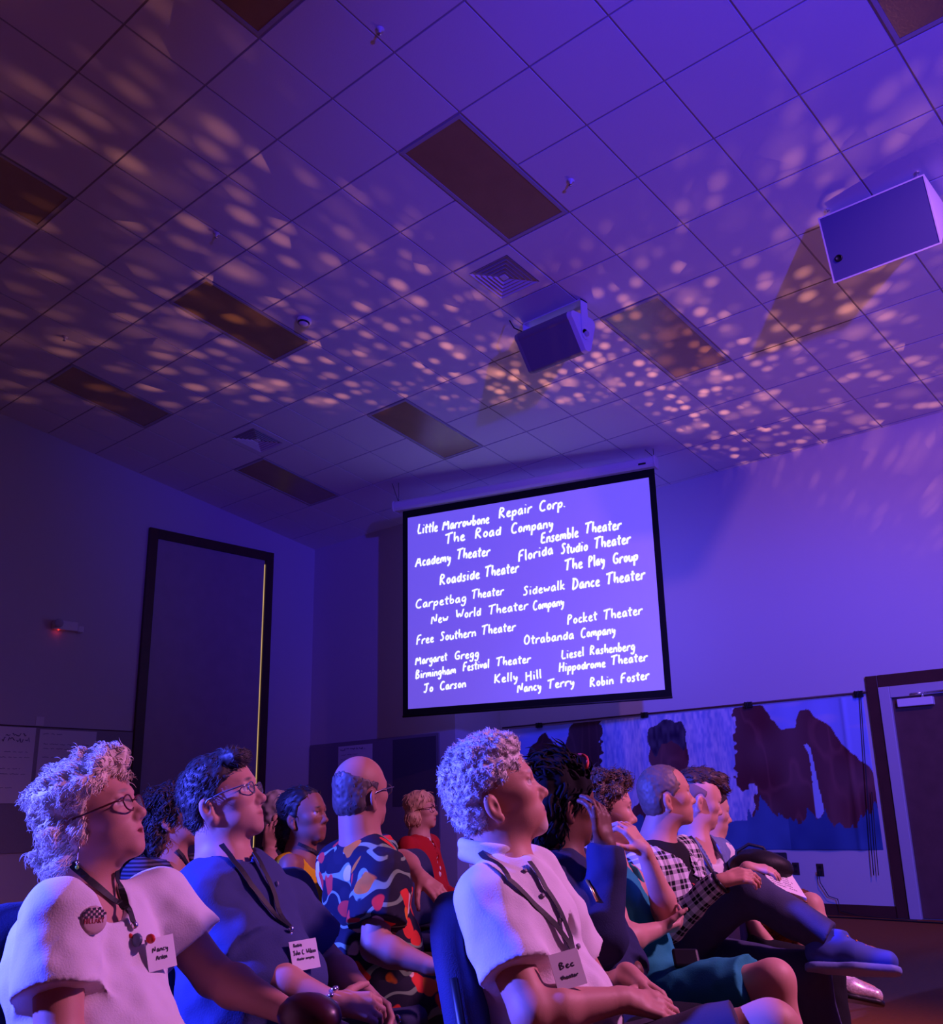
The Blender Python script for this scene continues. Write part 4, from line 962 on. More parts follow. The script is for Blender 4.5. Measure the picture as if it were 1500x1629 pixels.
    def shirt(s, m, name='shirt', off=.010, sleeve=.62, neck=.066, vneck=None, hem=None, sleeve_r=1.25, wr=.006, long=False, collar=False, uv=None, vox=None, extra=None, sfl=1.0, neckc=None, scoop=None):
        sd = SD(); J = s.J; s.torso_sd(sd, off, straps=(sleeve == 0 and not long))
        for q in 'RL':
            a, b = J['sh'+q], J['el'+q]; r0 = .055*s.ws*sleeve_r
            if long:
                sd.cap(a, b, r0, .052*s.ws*sleeve_r*.9, .03); sd.fcap(b, lerp(b, J['wr'+q], .97), .050*s.ws*sleeve_r*.88, .036*sleeve_r*.92, .02)
            elif sleeve > 0: sd.fcap(a, lerp(a, b, sleeve), r0, r0*.95*sfl, .03)
        if extra: extra(sd)
        # hem and neckline
        if hem is None: sd.plane(-s.A, s.hip-s.A*.06)
        nc = s.nb+s.F*.012 if neckc is None else s.nb+neckc
        sd.cap(nc-s.A*.02+s.F*.01, s.w(-.02, 0, -.03), neck, neck*1.05, .008, None, '-')
        sd.cap(nc-s.A*.02+s.F*.01, nc+s.F*.10-s.A*(.045 if scoop is None else scoop), neck*.9, neck*.8, .008, None, '-') if vneck is None else sd.cap(nc+s.F*.03, nc+s.F*.13-s.A*vneck, neck*.75, .010, .006, None, '-')
        if wr: sd.noise(wr, 11, 3).noise(wr*.5, 27, 5)
        s.shd = sd
        o = s.sdmesh(name, sd, m, vox, uv=uv); s.shirt_o = o
        if collar:
            cs = SD(); c0 = s.nb+UP*.030-s.F*.008
            # folded collar: a ring round the neck, opened at the front
            rg = [c0+rot(s.A, a)@(s.F*.068)*(1.0)+s.A*(.022-.030*math.cos(a))*1.0-s.A*.012 for a in np.linspace(.42, 2*math.pi-.42, 40)]
            for a, b in zip(rg[:-1], rg[1:]): cs.cap(a+s.A*.008, b+s.A*.008, .010, .010, .008); cs.cap(a-s.A*.020+(a-c0)*.10, b-s.A*.020+(b-c0)*.10, .008, .008, .012); cs.cap(a, a-s.A*.018+(a-c0)*.08, .009, .009, .01)
            for e in (rg[0], rg[-1]): cs.cap(e, e-s.A*.055+s.F*.035+(e-c0)*.15, .009, .005, .012)
            s.sdmesh('collar', cs, m, s.vh*1.2, o)
        return s
    def trousers(s, m, name='trousers', off=.012, to=1.0, ends=(1, 1), wr=.007, hem=None, waist=.10, uv=None, r=1.0):
        sd = SD(); J = s.J; sd.ell(s.hip, (.125*s.ws+off, .170*s.ws+off, .13+off), s.TB, .05); s.tr = sd; sd.plane(s.A, s.hip+s.A*waist)
        for q, en in zip('RL', ends):
            if en <= 0: continue
            a, k, n = J['hp'+q], J['kn'+q], J['an'+q]; e1 = min(en*2, 1); ra, rk = (.088+off)*r, (.062+off)*r
            if en <= .5: sd.fcap(a, lerp(a, k, e1), ra, ra*(1-e1)+rk*e1, .03)
            else:
                e2 = (en-.5)*2; sd.cap(a, k, ra, rk, .03); sd.fcap(k, lerp(k, n, e2), rk, rk*(1-e2)+(.046+off)*r*e2, .03)
        if wr: sd.noise(wr, 10, 8).noise(wr*.5, 24, 9)
        s.sdmesh(name, sd, m, uv=uv); return s
    def shoe(s, q, m, sole=None, k=1.0, fd=None):
        an = s.J['an'+q]; fd = nrm(s.J['ft'+q]-an) if 'ft'+q in s.J else nrm((s.J['kn'+q]-s.J['hp'+q])*[1, 1, 0]); up = nrm(s.J['kn'+q]-an) if 'ft'+q in s.J else UP; up = nrm(up-fd*(up@fd)); lt = np.cross(up, fd)
        b = an-up*.052*k; sd = SD(); R = np.stack([fd, lt, up], 1)
        sd.cap(b+fd*-.035*k+up*.008, b+fd*.07*k+up*.004, .038*k, .042*k, .03, w=lt, sw=.95); sd.cap(b+fd*.07*k, b+fd*.165*k-up*.006, .042*k, .030*k, .03, w=lt, sw=1.15); sd.cap(b-fd*.02*k+up*.03, b+fd*.02*k+up*.062*k, .040*k, .040*k, .03); sd.plane(-up, b-up*.030*k); sd.plane(up, b+up*.075*k)
        o = s.sdmesh('shoe', sd, m, s.vh*1.3)
        if sole is not None:
            so = SD(); so.cap(b+fd*-.035*k-up*.036*k, b+fd*.07*k-up*.036*k, .043*k, .047*k, .02, w=lt, sw=.95); so.cap(b+fd*.07*k-up*.036*k, b+fd*.168*k-up*.033*k, .047*k, .034*k, .02, w=lt, sw=1.15); so.plane(up, b-up*.022*k); so.plane(-up, b-up*.044*k); s.sdmesh('sole', so, sole, s.vh*1.3, o)
        return o
    def hair(s, m, prims, clips=(), noises=((.006, 40),), vox=None, locks=None, name='hair'):
        sd = SD(); w = s.w
        for p in prims:
            if len(p) == 2: sd.ell(w(*p[0]), np.array(p[1])*s.hs, s.HR, .018)
            elif p[2] == '-': sd.ell(w(*p[0]), np.array(p[1])*s.hs, s.HR, .010, None, '-')
            else: sd.cap(w(*p[0]), w(*p[1]), p[2]*s.hs, p[3]*s.hs, .02)
        for n, c_ in clips: sd.plane(s.HR@np.array(n), w(*c_), .008)
        for i, (a, f) in enumerate(noises): sd.noise(a, f, 20+i)
        lo, hi = bounds(sd); V, Q = polygonize(sd, [(lo, hi, vox or s.vh*1.15)], 300)
        if locks:
            n, ln, r, curl, flow, lift = locks[:6]; rg = np.random.RandomState(n); i = rg.choice(len(V), min(n, len(V)), replace=False); P = V[i]; N_ = sd.grad(P); N_ /= np.linalg.norm(N_, axis=1, keepdims=True)+1e-9
            D_ = np.array([s.HR@np.array(flow(s.HR.T@(p-s.hc)/s.hs)) for p in P]); D_ = D_+rg.normal(0, .22, D_.shape); D_ = D_-N_*(D_*N_).sum(1)[:, None]*(1-0); D_ = D_/(np.linalg.norm(D_, axis=1, keepdims=True)+1e-9)+N_*lift
            D_ /= np.linalg.norm(D_, axis=1, keepdims=True); V, Q = tuft(V, Q, P-N_*.003, D_, N_, ln*s.hs, r*s.hs, curl*s.hs, n+1, grav=locks[6] if len(locks) > 6 else 0)
        qmesh(name, V, Q, m, s.root); return s
    def glasses(s, m, r=.0215, h=.8, lens=True, dz=.004):
        g = MB(); gl = MB()
        for y in (-1, 1):
            lp = [s.w(.100-.004*abs(math.cos(a)) , y*.0325+r*1.12*math.cos(a), .004+dz+r*h*math.sin(a)) for a in np.linspace(0, 2*math.pi, 19)]
            g.tube(lp, .0019, 6); n = len(lp)-1; c_ = s.w(.0985, y*.0325, .004+dz)
            gl.add([c_]+lp[:-1], [(0, 1+i, 1+(i+1) % n) for i in range(n)])
            g.tube([s.w(.096, y*(.0325+r*1.12), .010+dz), s.w(.085, y*.074, .011+dz), s.w(.03, y*.081, .008+dz), s.w(-.012, y*.083, .004), s.w(-.036, y*.080, -.018)], .0022, 6)
        g.tube([s.w(.100, -.010, .010+dz), s.w(.104, 0, .013+dz), s.w(.100, .010, .010+dz)], .0019, 6); o = g.build('glasses', m, s.root, True)
        if lens:
            lm = mat('spectacle_lens', (1, 1, 1), .02, spec=.5); lm.node_tree.nodes['Principled BSDF'].inputs['Alpha'].default_value = .10
            gl.build('lens', lm, o, True)
        return o
    def lanyard(s, pts, card=None, w=.016, sdf=None, ruler=None, hold=True):
        """pts: pixel paths over the clothes; each is laid on the cloth's surface"""
        sd = SD(); sd.p = s.shd.p+s.sd.p; mb = MB(); res = []
        for path in pts:
            P = [sd.march(E0, ray(*p), .0035) for p in path]; Q = []
            for a, b in zip(P[:-1], P[1:]):
                for t in np.linspace(0, 1, 7)[:-1]: Q.append(sd.snap(lerp(a, b, t), .0035, 5))
            Q.append(P[-1]); U_ = [nrm(sd.grad(q)[0]) for q in Q]; ribbon(mb, Q, w, .0015, U_); res.append(Q)
        o = mb.build('lanyard', M_strap, s.root); s.lan = o
        return o, res
    def badge(s, parent, corners, text, off=.006, blend=.6, m=None, name='name_badge'):
        """corners: pixel corners tl, tr, br, bl of the card lying on the chest"""
        sd = s.shd; P = [sd.march(E0, ray(*p), off) for p in corners]; mid = [sum(q[i] for q in corners)/4 for i in (0, 1)]; c_ = sd.march(E0, ray(*mid), off)
        g = sd.grad(np.array(P+[c_]), .01); n = nrm(sum(nrm(q) for q in g)*.2*blend+nrm(E0-c_)*(1-blend)); k_ = 0
        for k_ in range(40):
            cc = c_+n*k_*.003; P = [E0+ray(*q)*(((cc-E0)@n)/(ray(*q)@n)) for q in corners]
            if sd.at(np.array(P+[cc])).min() > .003: break
        c_ = sum(P)/4; u = nrm((P[1]-P[0])+(P[2]-P[3])); v = nrm((P[0]-P[3])+(P[1]-P[2])); n = nrm(np.cross(u, v)); n = n if n@(E0-c_) > 0 else -n
        v = nrm(np.cross(n, u)) if np.cross(n, u)@v > 0 else -nrm(np.cross(n, u)); hw = (np.linalg.norm(P[1]-P[0])+np.linalg.norm(P[2]-P[3]))/4; hh = (np.linalg.norm(P[0]-P[3])+np.linalg.norm(P[1]-P[2]))/4; c_ = c_+n*.0
        q = lambda a, b, d: c_+u*a*hw+v*b*hh+n*d
        o = MB().hexa([q(-1, -1, 0), q(1, -1, 0), q(1, 1, 0), q(-1, 1, 0), q(-1, -1, .002), q(1, -1, .002), q(1, 1, .002), q(-1, 1, .002)]).build(name, m or M_card, parent)
        mb = MB()
        for tx, b, h, a0, a1 in text: write(mb, tx, (a0*hw, b*hh), (a1*hw, b*hh), h*hh, lambda x, y: c_+u*x+v*y+n*.0026, [(.0004, .035*hh)]*400, flat=n, slant=0)
        if text: mb.build('badge_print', M_cardink, parent)
        return o, c_, u, v, n
# ------------------------------------------------------------------ the audience
def cloth(name, c, rough=.85, **k): return mat(name, c, rough, spec=.2, bump=(260, .12), **k)
FLOW_BACK = lambda p: (-.6, p[1]*2, -.8 if p[0] < .02 else .3)
SK_PALE, SK_TAN, SK_DARK = (.62, .40, .31), (.56, .34, .25), (.17, .085, .055)

# --- grey-haired man in a white shirt, front row, nearest
p = Person('grey-haired man with short beard in white collared shirt, arms folded in his lap', (790, 1268, 2.5, 3, 17, 0, 1.02), (.60, .37, .28), torso=-23, lean=.15, tl=.48, sh=.19, ws=1.06, belly=.015, nb=(788, 1366, 2.5),
           face=dict(nose=1.15, brow=(.45, .40, .38), beard=((.66, .62, .60), .65), goatee=1, gaze=0, lip=(.45, .2, .17)))
p.set(shR=(776, 1436, 2.36), elR=(846, 1612, 2.25), wrR=(992, 1590, 2.33), elL=(955, 1590, 2.78), wrL=(1000, 1552, 2.47), knR=(1228, 1640, 2.25), knL=(1180, 1650, 2.55))
p.J['anR'] = p.J['knR']+p.F*.06-UP*.40; p.J['anL'] = p.J['knL']+p.F*.02-UP*.42
p.hands = dict(R=dict(fd=RH*.9-UP*.2+FH*.2, pn=FH*.5-UP*.8, td=UP*.6+FH*.6, curl=(.35, .5, .4)), L=dict(fd=RH*.75-UP*.55-FH*.3, pn=-FH*.35-UP*.75-RH*.2, td=-RH*.3-UP*.4-FH*.7, curl=(.35, .45, .35)))
p.build(lr=1.0)
W8 = cloth('white_cotton_shirt', (.74, .72, .74))
p.shirt(W8, sleeve=.66, sleeve_r=1.32, sfl=1.12, neck=.064, vneck=.17, collar=True, wr=.009, vox=.0055)
mb = MB()                                    # button placket
for t in (0, .33, .66, 1): 
    q = p.shd.march(E0, ray(835+t*85, 1385+t*120), .002); n_ = nrm(p.shd.grad(q)[0]); mb.lathe([(0, .003), (.005, .003), (.006, 0)], q, n_, 10)
mb.build('button', mat('shirt_button', (.25, .22, .25), .3), p.shirt_o, True)
p.trousers(cloth('dark_shorts', (.055, .045, .07)), ends=(.44, .46), name='shorts')
p.hair(hair_mat((.66, .64, .63)), [((-.018, 0, .050), (.105, .084, .092)), ((-.048, 0, .006), (.066, .077, .078)), ((.040, 0, .106), (.050, .060, .034)), ((.0, .0, .105), (.080, .070, .045)),
        ((.055, 0, -.03), (.085, .30, .075), '-'), ((-.022, .088, -.024), (.024, .05, .040), '-'), ((-.022, -.088, -.024), (.024, .05, .040), '-')],
       [((.62, 0, -.78), (.0, 0, -.052))], ((.0065, 55), (.004, 120)), vox=.0026,
       locks=(6500, .014, .0013, .0030, lambda q: (-.35+q[0]*2, q[1]*6, .5 if q[2] > .08 else -.7), .22))
p.shoe('R', M_black); p.shoe('L', M_black)
o, _ = p.lanyard([[(748, 1338), (775, 1366), (810, 1399), (850, 1438), (885, 1472), (904, 1498), (912, 1514)], [(842, 1370), (868, 1412), (893, 1452), (908, 1490), (913, 1514)]], w=.014)
M_clipx = mat('clip_steel', (.8, .75, .7), .2, metal=1)
q = p.shd.march(E0, ray(913, 1520), .008); MB().ball(q, .009, 10).tube([q, q-UP*.03+RH*.006], .004, 8).build('badge_clip', M_clipx, o, True)
p.badge(o, [(869, 1522), (913, 1508), (938, 1564), (890, 1576)], [('Bec', .1, .35, -.5, .55), ('theater', -.45, .2, -.6, .6)])
chair(p.hip+p.F*.11, -22, 'navy banquet chair under the grey-haired man in the white shirt')

# --- curly-haired woman in a white T-shirt, left
p = Person('woman with curly white-blonde hair, glasses and a white T-shirt with a round button badge', (150, 1303, 2.35, -3, 19, 0, .98), (.58, .34, .27), torso=-36, lean=.16, tl=.46, sh=.18, ws=1.08, belly=.03,
           face=dict(nose=.95, brow=(.25, .18, .14), lip=(.50, .17, .15), open=1, jaw=1.0, neck=1.0))
p.set(shR=(96, 1460, 2.18), elR=(92, 1668, 2.10), wrR=(240, 1720, 2.15), shL=(250, 1440, 2.5), elL=(340, 1553, 2.50), wrL=(462, 1612, 2.35))
p.hands = dict(L=dict(fd=RH*.95-UP*.15, pn=-UP*.9-FH*.2, td=-FH*.9+UP*.2, curl=(.3, .5, .4)))
p.build()
p.shirt(cloth('white_tshirt', (.76, .73, .74)), name='t_shirt', sleeve=.60, sleeve_r=1.32, sfl=1.14, neck=.072, wr=.009, vox=.0055, neckc=p.F*.018+p.A*.010, scoop=.004)
p.trousers(cloth('dark_trousers', (.03, .03, .05)))
p.hair(hair_mat((.74, .62, .48)), [((-.022, 0, .058), (.112, .100, .090)), ((-.062, 0, -.010), (.070, .092, .080)), ((-.074, 0, -.066), (.050, .072, .046)), ((.046, 0, .110), (.055, .068, .034)), ((-.112, -.01, -.050), (.030, .045, .022)), ((-.010, -.070, -.010), (.034, .022, .036)),
        ((.098, 0, -.03), (.095, .30, .105), '-'), ((.035, 0, -.115), (.085, .3, .075), '-'), ((-.012, -.098, -.052), (.022, .045, .018), '-')],
       [], ((.014, 26), (.007, 60)), vox=.0032,
       locks=(5600, .025, .0017, .006, lambda q: (-.9, q[1]*3, .1) if q[2] > .09 else (-.35+.3*(q[0] > 0), q[1]*1.5, -1), .04))
p.glasses(mat('dark_red_glasses', (.10, .015, .02), .3), r=.023, h=.80, dz=-.002)
o, _ = p.lanyard([[(113, 1375), (140, 1398), (165, 1418), (192, 1436), (212, 1467)], [(187, 1385), (192, 1408), (200, 1440), (212, 1468)]], w=.014)
q = p.shd.march(E0, ray(214, 1472), .008); MB().ball(q, .008, 10).build('badge_clip', M_clipx, o, True)
bo, c_, u, v, n_ = p.badge(o, [(219, 1500), (266, 1491), (289, 1530), (247, 1543)], [('Nancy', .12, .34, -.6, .55), ('Arden', -.38, .32, -.4, .4)])
mb = MB(); mb.ball(q-UP*.030+RH*.004+n_*.006, (.017, .010, .014)); mb.build('enamel_pin', mat('blue_green_pin', (.10, .14, .22), .3), o, True)
mb = MB(); mb.ball(q-UP*.028+RH*.033+n_*.006, (.015, .008, .010)).ball(q-UP*.022-RH*.012+n_*.006, (.010, .006, .006)); mb.build('enamel_pin', mat('red_pin', (.6, .04, .03), .3), o, True)
q = p.shd.march(E0, ray(148, 1464), .004); n_ = nrm(nrm(p.shd.grad(q)[0])*.6+nrm(E0-q)*.6); ex = nrm(np.cross(UP, n_)); ey = np.cross(n_, ex)
t = MB().lathe([(0, .006), (.020, .006), (.0275, .003), (.0275, 0), (0, 0)], q, n_, 28).build('button_badge', mat('button_face', (.62, .45, .42), .3), p.root, True)
mb = MB()
for i in range(9):
    for j in range(4):
        a, b = -.022+.0055*i, .006+.005*j
        if math.hypot(a, b) < .0265 and (i+j) % 2: mb.hexa([q+ex*(a+da)+ey*(b+db)+n_*d for d in (.0062, .0070) for da, db in ((-.0026, -.0024), (.0026, -.0024), (.0026, .0024), (-.0026, .0024))])
mb.build('chequer', mat('button_ink', (.04, .03, .06), .4), t)
mb = MB(); write(mb, 'HILLARY', (-.021, -.006), (.021, -.006), .010, lambda a, b: q+ex*a+ey*b+n_*.0066, [(.0004, .0009)]*400, flat=n_, slant=0); mb.build('button_print', mat('button_red', (.35, .03, .05), .5), t)
e_ = p.w(-.012, -.083, -.054); mb = MB().tube([e_, e_-UP*.010, e_-UP*.030], .0022, 6).ball(e_-UP*.036, .0045, 8); mb.build('earring', M_clipx, p.root, True)
MB().ball(e_-UP*.045, .0045, 8).build('earring_bead', mat('green_bead', (.2, .45, .05), .3), p.root, True)
chair(p.hip+p.F*.05, -36, 'navy banquet chair under the curly-haired woman at the left edge')
# the dark phone or bag in her lap
c_ = at(492, 1616, 2.30)
tb = MB().ball(c_, (.085, .055, .045), 16).build('handbag', mat('dark_red_leather', (.06, .012, .02), .35), smooth=True); base(tb); tag(tb, 'small dark red bag held in the curly-haired woman\'s lap', 'bag')

# --- dark-haired man in a navy V-neck
p = Person('dark-haired man with glasses in a navy V-neck T-shirt, hands clasped', (355, 1274, 2.95, -7, 15, 0, 1.03), (.60, .36, .28), torso=-40, lean=.17, tl=.46, sh=.195, ws=1.18, belly=.04, nb=(352, 1366, 2.95),
           face=dict(nose=1.1, brow=(.05, .035, .03), jaw=1.15, beard=((.10, .07, .06), .18), neck=1.15))
p.set(shR=(326, 1446, 2.80), elR=(418, 1556, 2.74), wrR=(535, 1596, 2.72), shL=(450, 1444, 3.06), elL=(526, 1540, 3.14), wrL=(580, 1580, 2.92))
p.hands = dict(R=dict(fd=RH*.9-UP*.15+FH*.25, pn=FH*.5-UP*.5, td=UP*.8+FH*.3, curl=(.5, .7, .5)), L=dict(fd=RH*.75-UP*.5-FH*.35, pn=-FH*.5-UP*.6-RH*.3, td=UP*.5-FH*.3+RH*.4, curl=(.5, .6, .5)))
p.build()
p.shirt(cloth('navy_tshirt', (.050, .062, .17)), name='t_shirt', sleeve=.64, sleeve_r=1.28, sfl=1.12, neck=.080, vneck=.24, wr=.008, vox=.006)
em = p.shd.march(E0, ray(440, 1406), .002); MB().ball(em, (.010, .003, .008), 8).build('chest_emblem', mat('pale_thread', (.6, .55, .6), .7), p.shirt_o, True)
p.trousers(cloth('charcoal_trousers', (.035, .03, .04)))
p.hair(hair_mat((.030, .022, .020)), [((-.016, 0, .046), (.103, .083, .088)), ((-.052, 0, .0), (.060, .079, .080)), ((.044, 0, .104), (.050, .060, .028)), ((.078, -.03, .092), (.024, .030, .022)),
        ((.092, 0, -.02), (.085, .30, .085), '-'), ((.04, 0, -.10), (.09, .3, .07), '-'), ((-.022, .088, -.024), (.024, .05, .040), '-'), ((-.022, -.088, -.024), (.024, .05, .040), '-')],
       [((.3, 0, -.95), (-.05, 0, -.070))], ((.004, 40), (.003, 90)), vox=.003,
       locks=(3800, .026, .0014, .0015, lambda q: (-.7, q[1]*4, -.6) if q[0] < .04 else (.2, .9, -.1), .0))
p.glasses(mat('steel_glasses', (.25, .25, .28), .3, metal=.7), r=.021, h=.72)
o, _ = p.lanyard([[(352, 1343), (372, 1370), (400, 1408), (430, 1445), (462, 1474)], [(404, 1356), (420, 1385), (438, 1425), (462, 1474)]], w=.015)
q = p.shd.march(E0, ray(463, 1478), .008); MB().ball(q, .008, 10).tube([q, q-UP*.030], .004, 8).build('badge_clip', M_clipx, o, True)
p.badge(o, [(455, 1500), (498, 1493), (513, 1537), (470, 1546)], [('John C. Wilson', .05, .30, -.8, .85), ('theater company', -.3, .16, -.6, .65), ('Roadside', .6, .22, -.7, -.1), ('2016', .6, .22, .3, .8)])
b0 = lerp(p.J['elR'], p.J['wrR'], .93); d_ = nrm(p.J['wrR']-p.J['elR']); x_ = nrm(np.cross(d_, UP)); y_ = np.cross(d_, x_); mb = MB()
for a in np.linspace(0, 2*math.pi, 11)[:-1]: mb.ball(b0+(x_*math.cos(a)+y_*math.sin(a))*.0315, (.0085, .0085, .0065), 8)
mb.build('bracelet', M_clipx, p.root, True)
rg_ = p.J['wrL']+nrm(RH*.75-UP*.5-FH*.35)*.115; MB().tube([rg_+np.array([math.cos(a)*.012, 0, math.sin(a)*.012]) for a in np.linspace(0, 6.28, 13)], .003, 6).build('finger_ring', M_clipx, p.root, True)
chair(p.hip+p.F*.05, -40, 'navy banquet chair under the man in the navy V-neck')

# --- bald man in a floral shirt turning away
def floral(name):
    if name in MATS: return MATS[name]
    m = mat(name, (.02, .02, .035), .8, spec=.2); nt = m.node_tree; N, L = nt.nodes, nt.links; b = N['Principled BSDF']
    tc = N.new('ShaderNodeTexCoord'); mp = N.new('ShaderNodeMapping'); L.new(tc.outputs['Object'], mp.inputs['Vector'])
    nz = N.new('ShaderNodeTexNoise'); nz.inputs['Scale'].default_value = 6; L.new(mp.outputs['Vector'], nz.inputs['Vector'])
    ad = N.new('ShaderNodeMix'); ad.data_type = 'VECTOR'; ad.inputs['Factor'].default_value = .14; L.new(mp.outputs['Vector'], ad.inputs[4]); L.new(nz.outputs['Color'], ad.inputs[5])
    def ramp(src, stops):
        r = N.new('ShaderNodeValToRGB'); e = r.color_ramp.elements
        while len(e) < len(stops): e.new(.5)
        for x, (pos, c_) in zip(e, stops): x.position = pos; x.color = (*c_, 1) if len(c_) == 3 else c_
        L.new(src, r.inputs['Fac']); return r
    def mix(f, a, c_):
        x = N.new('ShaderNodeMix'); x.data_type = 'RGBA'; L.new(f, x.inputs['Factor']); L.new(a, x.inputs[6])
        if isinstance(c_, tuple): x.inputs[7].default_value = (*c_, 1)
        else: L.new(c_, x.inputs[7])
        return x.outputs[2]
    v1 = N.new('ShaderNodeTexVoronoi'); v1.inputs['Scale'].default_value = 14; L.new(ad.outputs[1], v1.inputs['Vector'])
    spot = ramp(v1.outputs['Distance'], [(.0, (1,)*3), (.40, (1,)*3), (.44, (0,)*3), (1, (0,)*3)])
    hue = N.new('ShaderNodeSeparateColor'); L.new(v1.outputs['Color'], hue.inputs[0])
    pal = ramp(hue.outputs[0], [(.0, (.75, .05, .03)), (.42, (.75, .05, .03)), (.45, (.80, .22, .02)), (.66, (.80, .22, .02)), (.68, (.02, .02, .035)), (.80, (.02, .02, .035)), (.84, (.75, .62, .50)), (1, (.75, .62, .50))])
    for r in (pal,): r.color_ramp.interpolation = 'CONSTANT'
    wv = N.new('ShaderNodeTexWave'); wv.wave_type = 'RINGS'; wv.inputs['Scale'].default_value = 4.2; wv.inputs['Distortion'].default_value = 9; wv.inputs['Detail'].default_value = 1; wv.inputs['Detail Scale'].default_value = 1.6; L.new(mp.outputs['Vector'], wv.inputs['Vector'])
    line = ramp(wv.outputs['Fac'], [(.0, (0,)*3), (.90, (0,)*3), (.94, (1,)*3), (1, (1,)*3)])
    base_ = N.new('ShaderNodeRGB'); base_.outputs[0].default_value = (.016, .016, .03, 1)
    c1 = mix(line.outputs[0], base_.outputs[0], (.22, .36, .20)); c2 = mix(spot.outputs[0], c1, pal.outputs[0]); L.new(c2, b.inputs['Base Color']); return m
p = Person('bald man in black shirt printed with red chillies, turned away, arm over a chair back', (574, 1263, 3.7, 52, 4, 0, 1.04), (.47, .27, .20), torso=38, lean=.06, tl=.50, sh=.19, ws=1.12, nb=(571, 1338, 3.68), belly=.02, face=dict(neck=1.12, scalp=(.06, .045, .045)))
p.set(shR=(605, 1392, 3.52), elR=(596, 1506, 3.42), wrR=(688, 1538, 3.40), shL=(545, 1380, 3.80), elL=(640, 1372, 3.98), wrL=(668, 1395, 3.86))
p.hands = dict(L=dict(fd=RH*.7-UP*.55-FH*.3, pn=-UP*.5+FH*.4-RH*.2, td=RH*.3-FH*.8, curl=(.35, .5, .4)), R=dict(fd=RH*.9-UP*.1, pn=-UP, td=FH, curl=(.3, .4, .3)))
p.build()
p.shirt(floral('chilli_print'), sleeve=.72, sleeve_r=1.5, sfl=1.15, neck=.060, wr=.008, vox=.0075, off=.014)
p.trousers(floral('chilli_print'), name='shorts', ends=(.45, .45))
p.hair(hair_mat((.085, .065, .062)), [((-.010, 0, .032), (.1005, .0785, .0915)), ((-.040, 0, -.02), (.066, .072, .066)), ((.035, 0, .098), (.130, .30, .062), '-'), ((.072, 0, -.02), (.070, .30, .12), '-'), ((-.021, .085, -.02), (.024, .05, .042), '-'), ((-.021, -.085, -.02), (.024, .05, .042), '-')],
       [((.4, 0, -.9), (-.05, 0, -.075))], ((.0025, 90),), vox=.004, locks=(900, .014, .0016, .001, lambda q: (-.2, q[1], -1), .0))
p.glasses(mat('steel_glasses', (.25, .25, .28), .3, metal=.7), lens=False)
chair(p.hip-frame(-15)[:, 0]*.03, -15, 'navy banquet chair under the bald man in the chilli shirt')

# --- woman behind the V-neck man: curly dark hair, striped top
p = Person('woman with curly dark hair and dark striped top, behind the man in navy', (280, 1300, 4.2, 0, 3, 0, .97), (.52, .30, .21), torso=-20, lean=.1, sh=.17, ws=.95)
p.build()
def stripes(name, c1, c2, k):
    m = mat(name, c1, .85, spec=.2)
    if 'w' in m: return m
    m['w'] = 1; N, L = m.node_tree.nodes, m.node_tree.links; tc = N.new('ShaderNodeTexCoord'); wv = N.new('ShaderNodeTexWave'); wv.bands_direction = 'Z'; wv.inputs['Scale'].default_value = k; wv.inputs['Distortion'].default_value = .5
    L.new(tc.outputs['Object'], wv.inputs['Vector']); r = N.new('ShaderNodeValToRGB'); r.color_ramp.elements[0].color = (*c1, 1); r.color_ramp.elements[0].position = .45; r.color_ramp.elements[1].color = (*c2, 1); r.color_ramp.elements[1].position = .55
    L.new(wv.outputs['Fac'], r.inputs['Fac']); L.new(r.outputs['Color'], N['Principled BSDF'].inputs['Base Color']); return m
p.shirt(stripes('striped_knit', (.025, .022, .035), (.11, .10, .14), 22), name='top', sleeve=.8, neck=.08, vox=.009)
p.trousers(cloth('dark_trousers', (.03, .03, .05)))
p.hair(hair_mat((.035, .022, .02)), [((-.022, 0, .052), (.112, .095, .092)), ((-.070, 0, -.05), (.070, .095, .105)), ((-.075, 0, -.12), (.055, .085, .055)), ((.098, 0, -.03), (.085, .30, .10), '-'), ((.05, 0, -.12), (.08, .3, .08), '-')],
       [], ((.012, 30), (.006, 70)), vox=.005, locks=(1600, .045, .0032, .010, lambda q: (-.2, q[1]*2, -1), .05))
p.lanyard([[(282, 1352), (295, 1368), (318, 1392)]], w=.014)
chair(p.hip+p.F*.05, -22, 'navy banquet chair under the woman in the striped top')

# --- grey-haired person, hand at the neck
p = Person('grey-haired person behind the woman in yellow, hand raised to the neck', (446, 1299, 5.5, 10, 0, 0, 1.0), (.55, .34, .26), torso=-10, sh=.18)
p.set(elR=(428, 1372, 5.2), wrR=(428, 1352, 5.25)); p.hands = dict(R=dict(fd=UP*.9+RH*.1, pn=FH, td=RH, curl=(.4, .5, .4))); p.build()
p.shirt(cloth('black_top', (.015, .015, .02)), name='top', sleeve=.7, vox=.011); p.trousers(cloth('dark_trousers', (.03, .03, .05)))
p.hair(hair_mat((.40, .36, .36)), [((-.016, 0, .048), (.104, .085, .088)), ((-.050, 0, -.01), (.062, .078, .082)), ((.095, 0, -.02), (.085, .30, .09), '-'), ((.04, 0, -.1), (.08, .3, .07), '-')], [], ((.006, 50),), vox=.006)
chair(p.hip+p.F*.05, -15, 'banquet chair under the grey-haired person behind the woman in yellow')

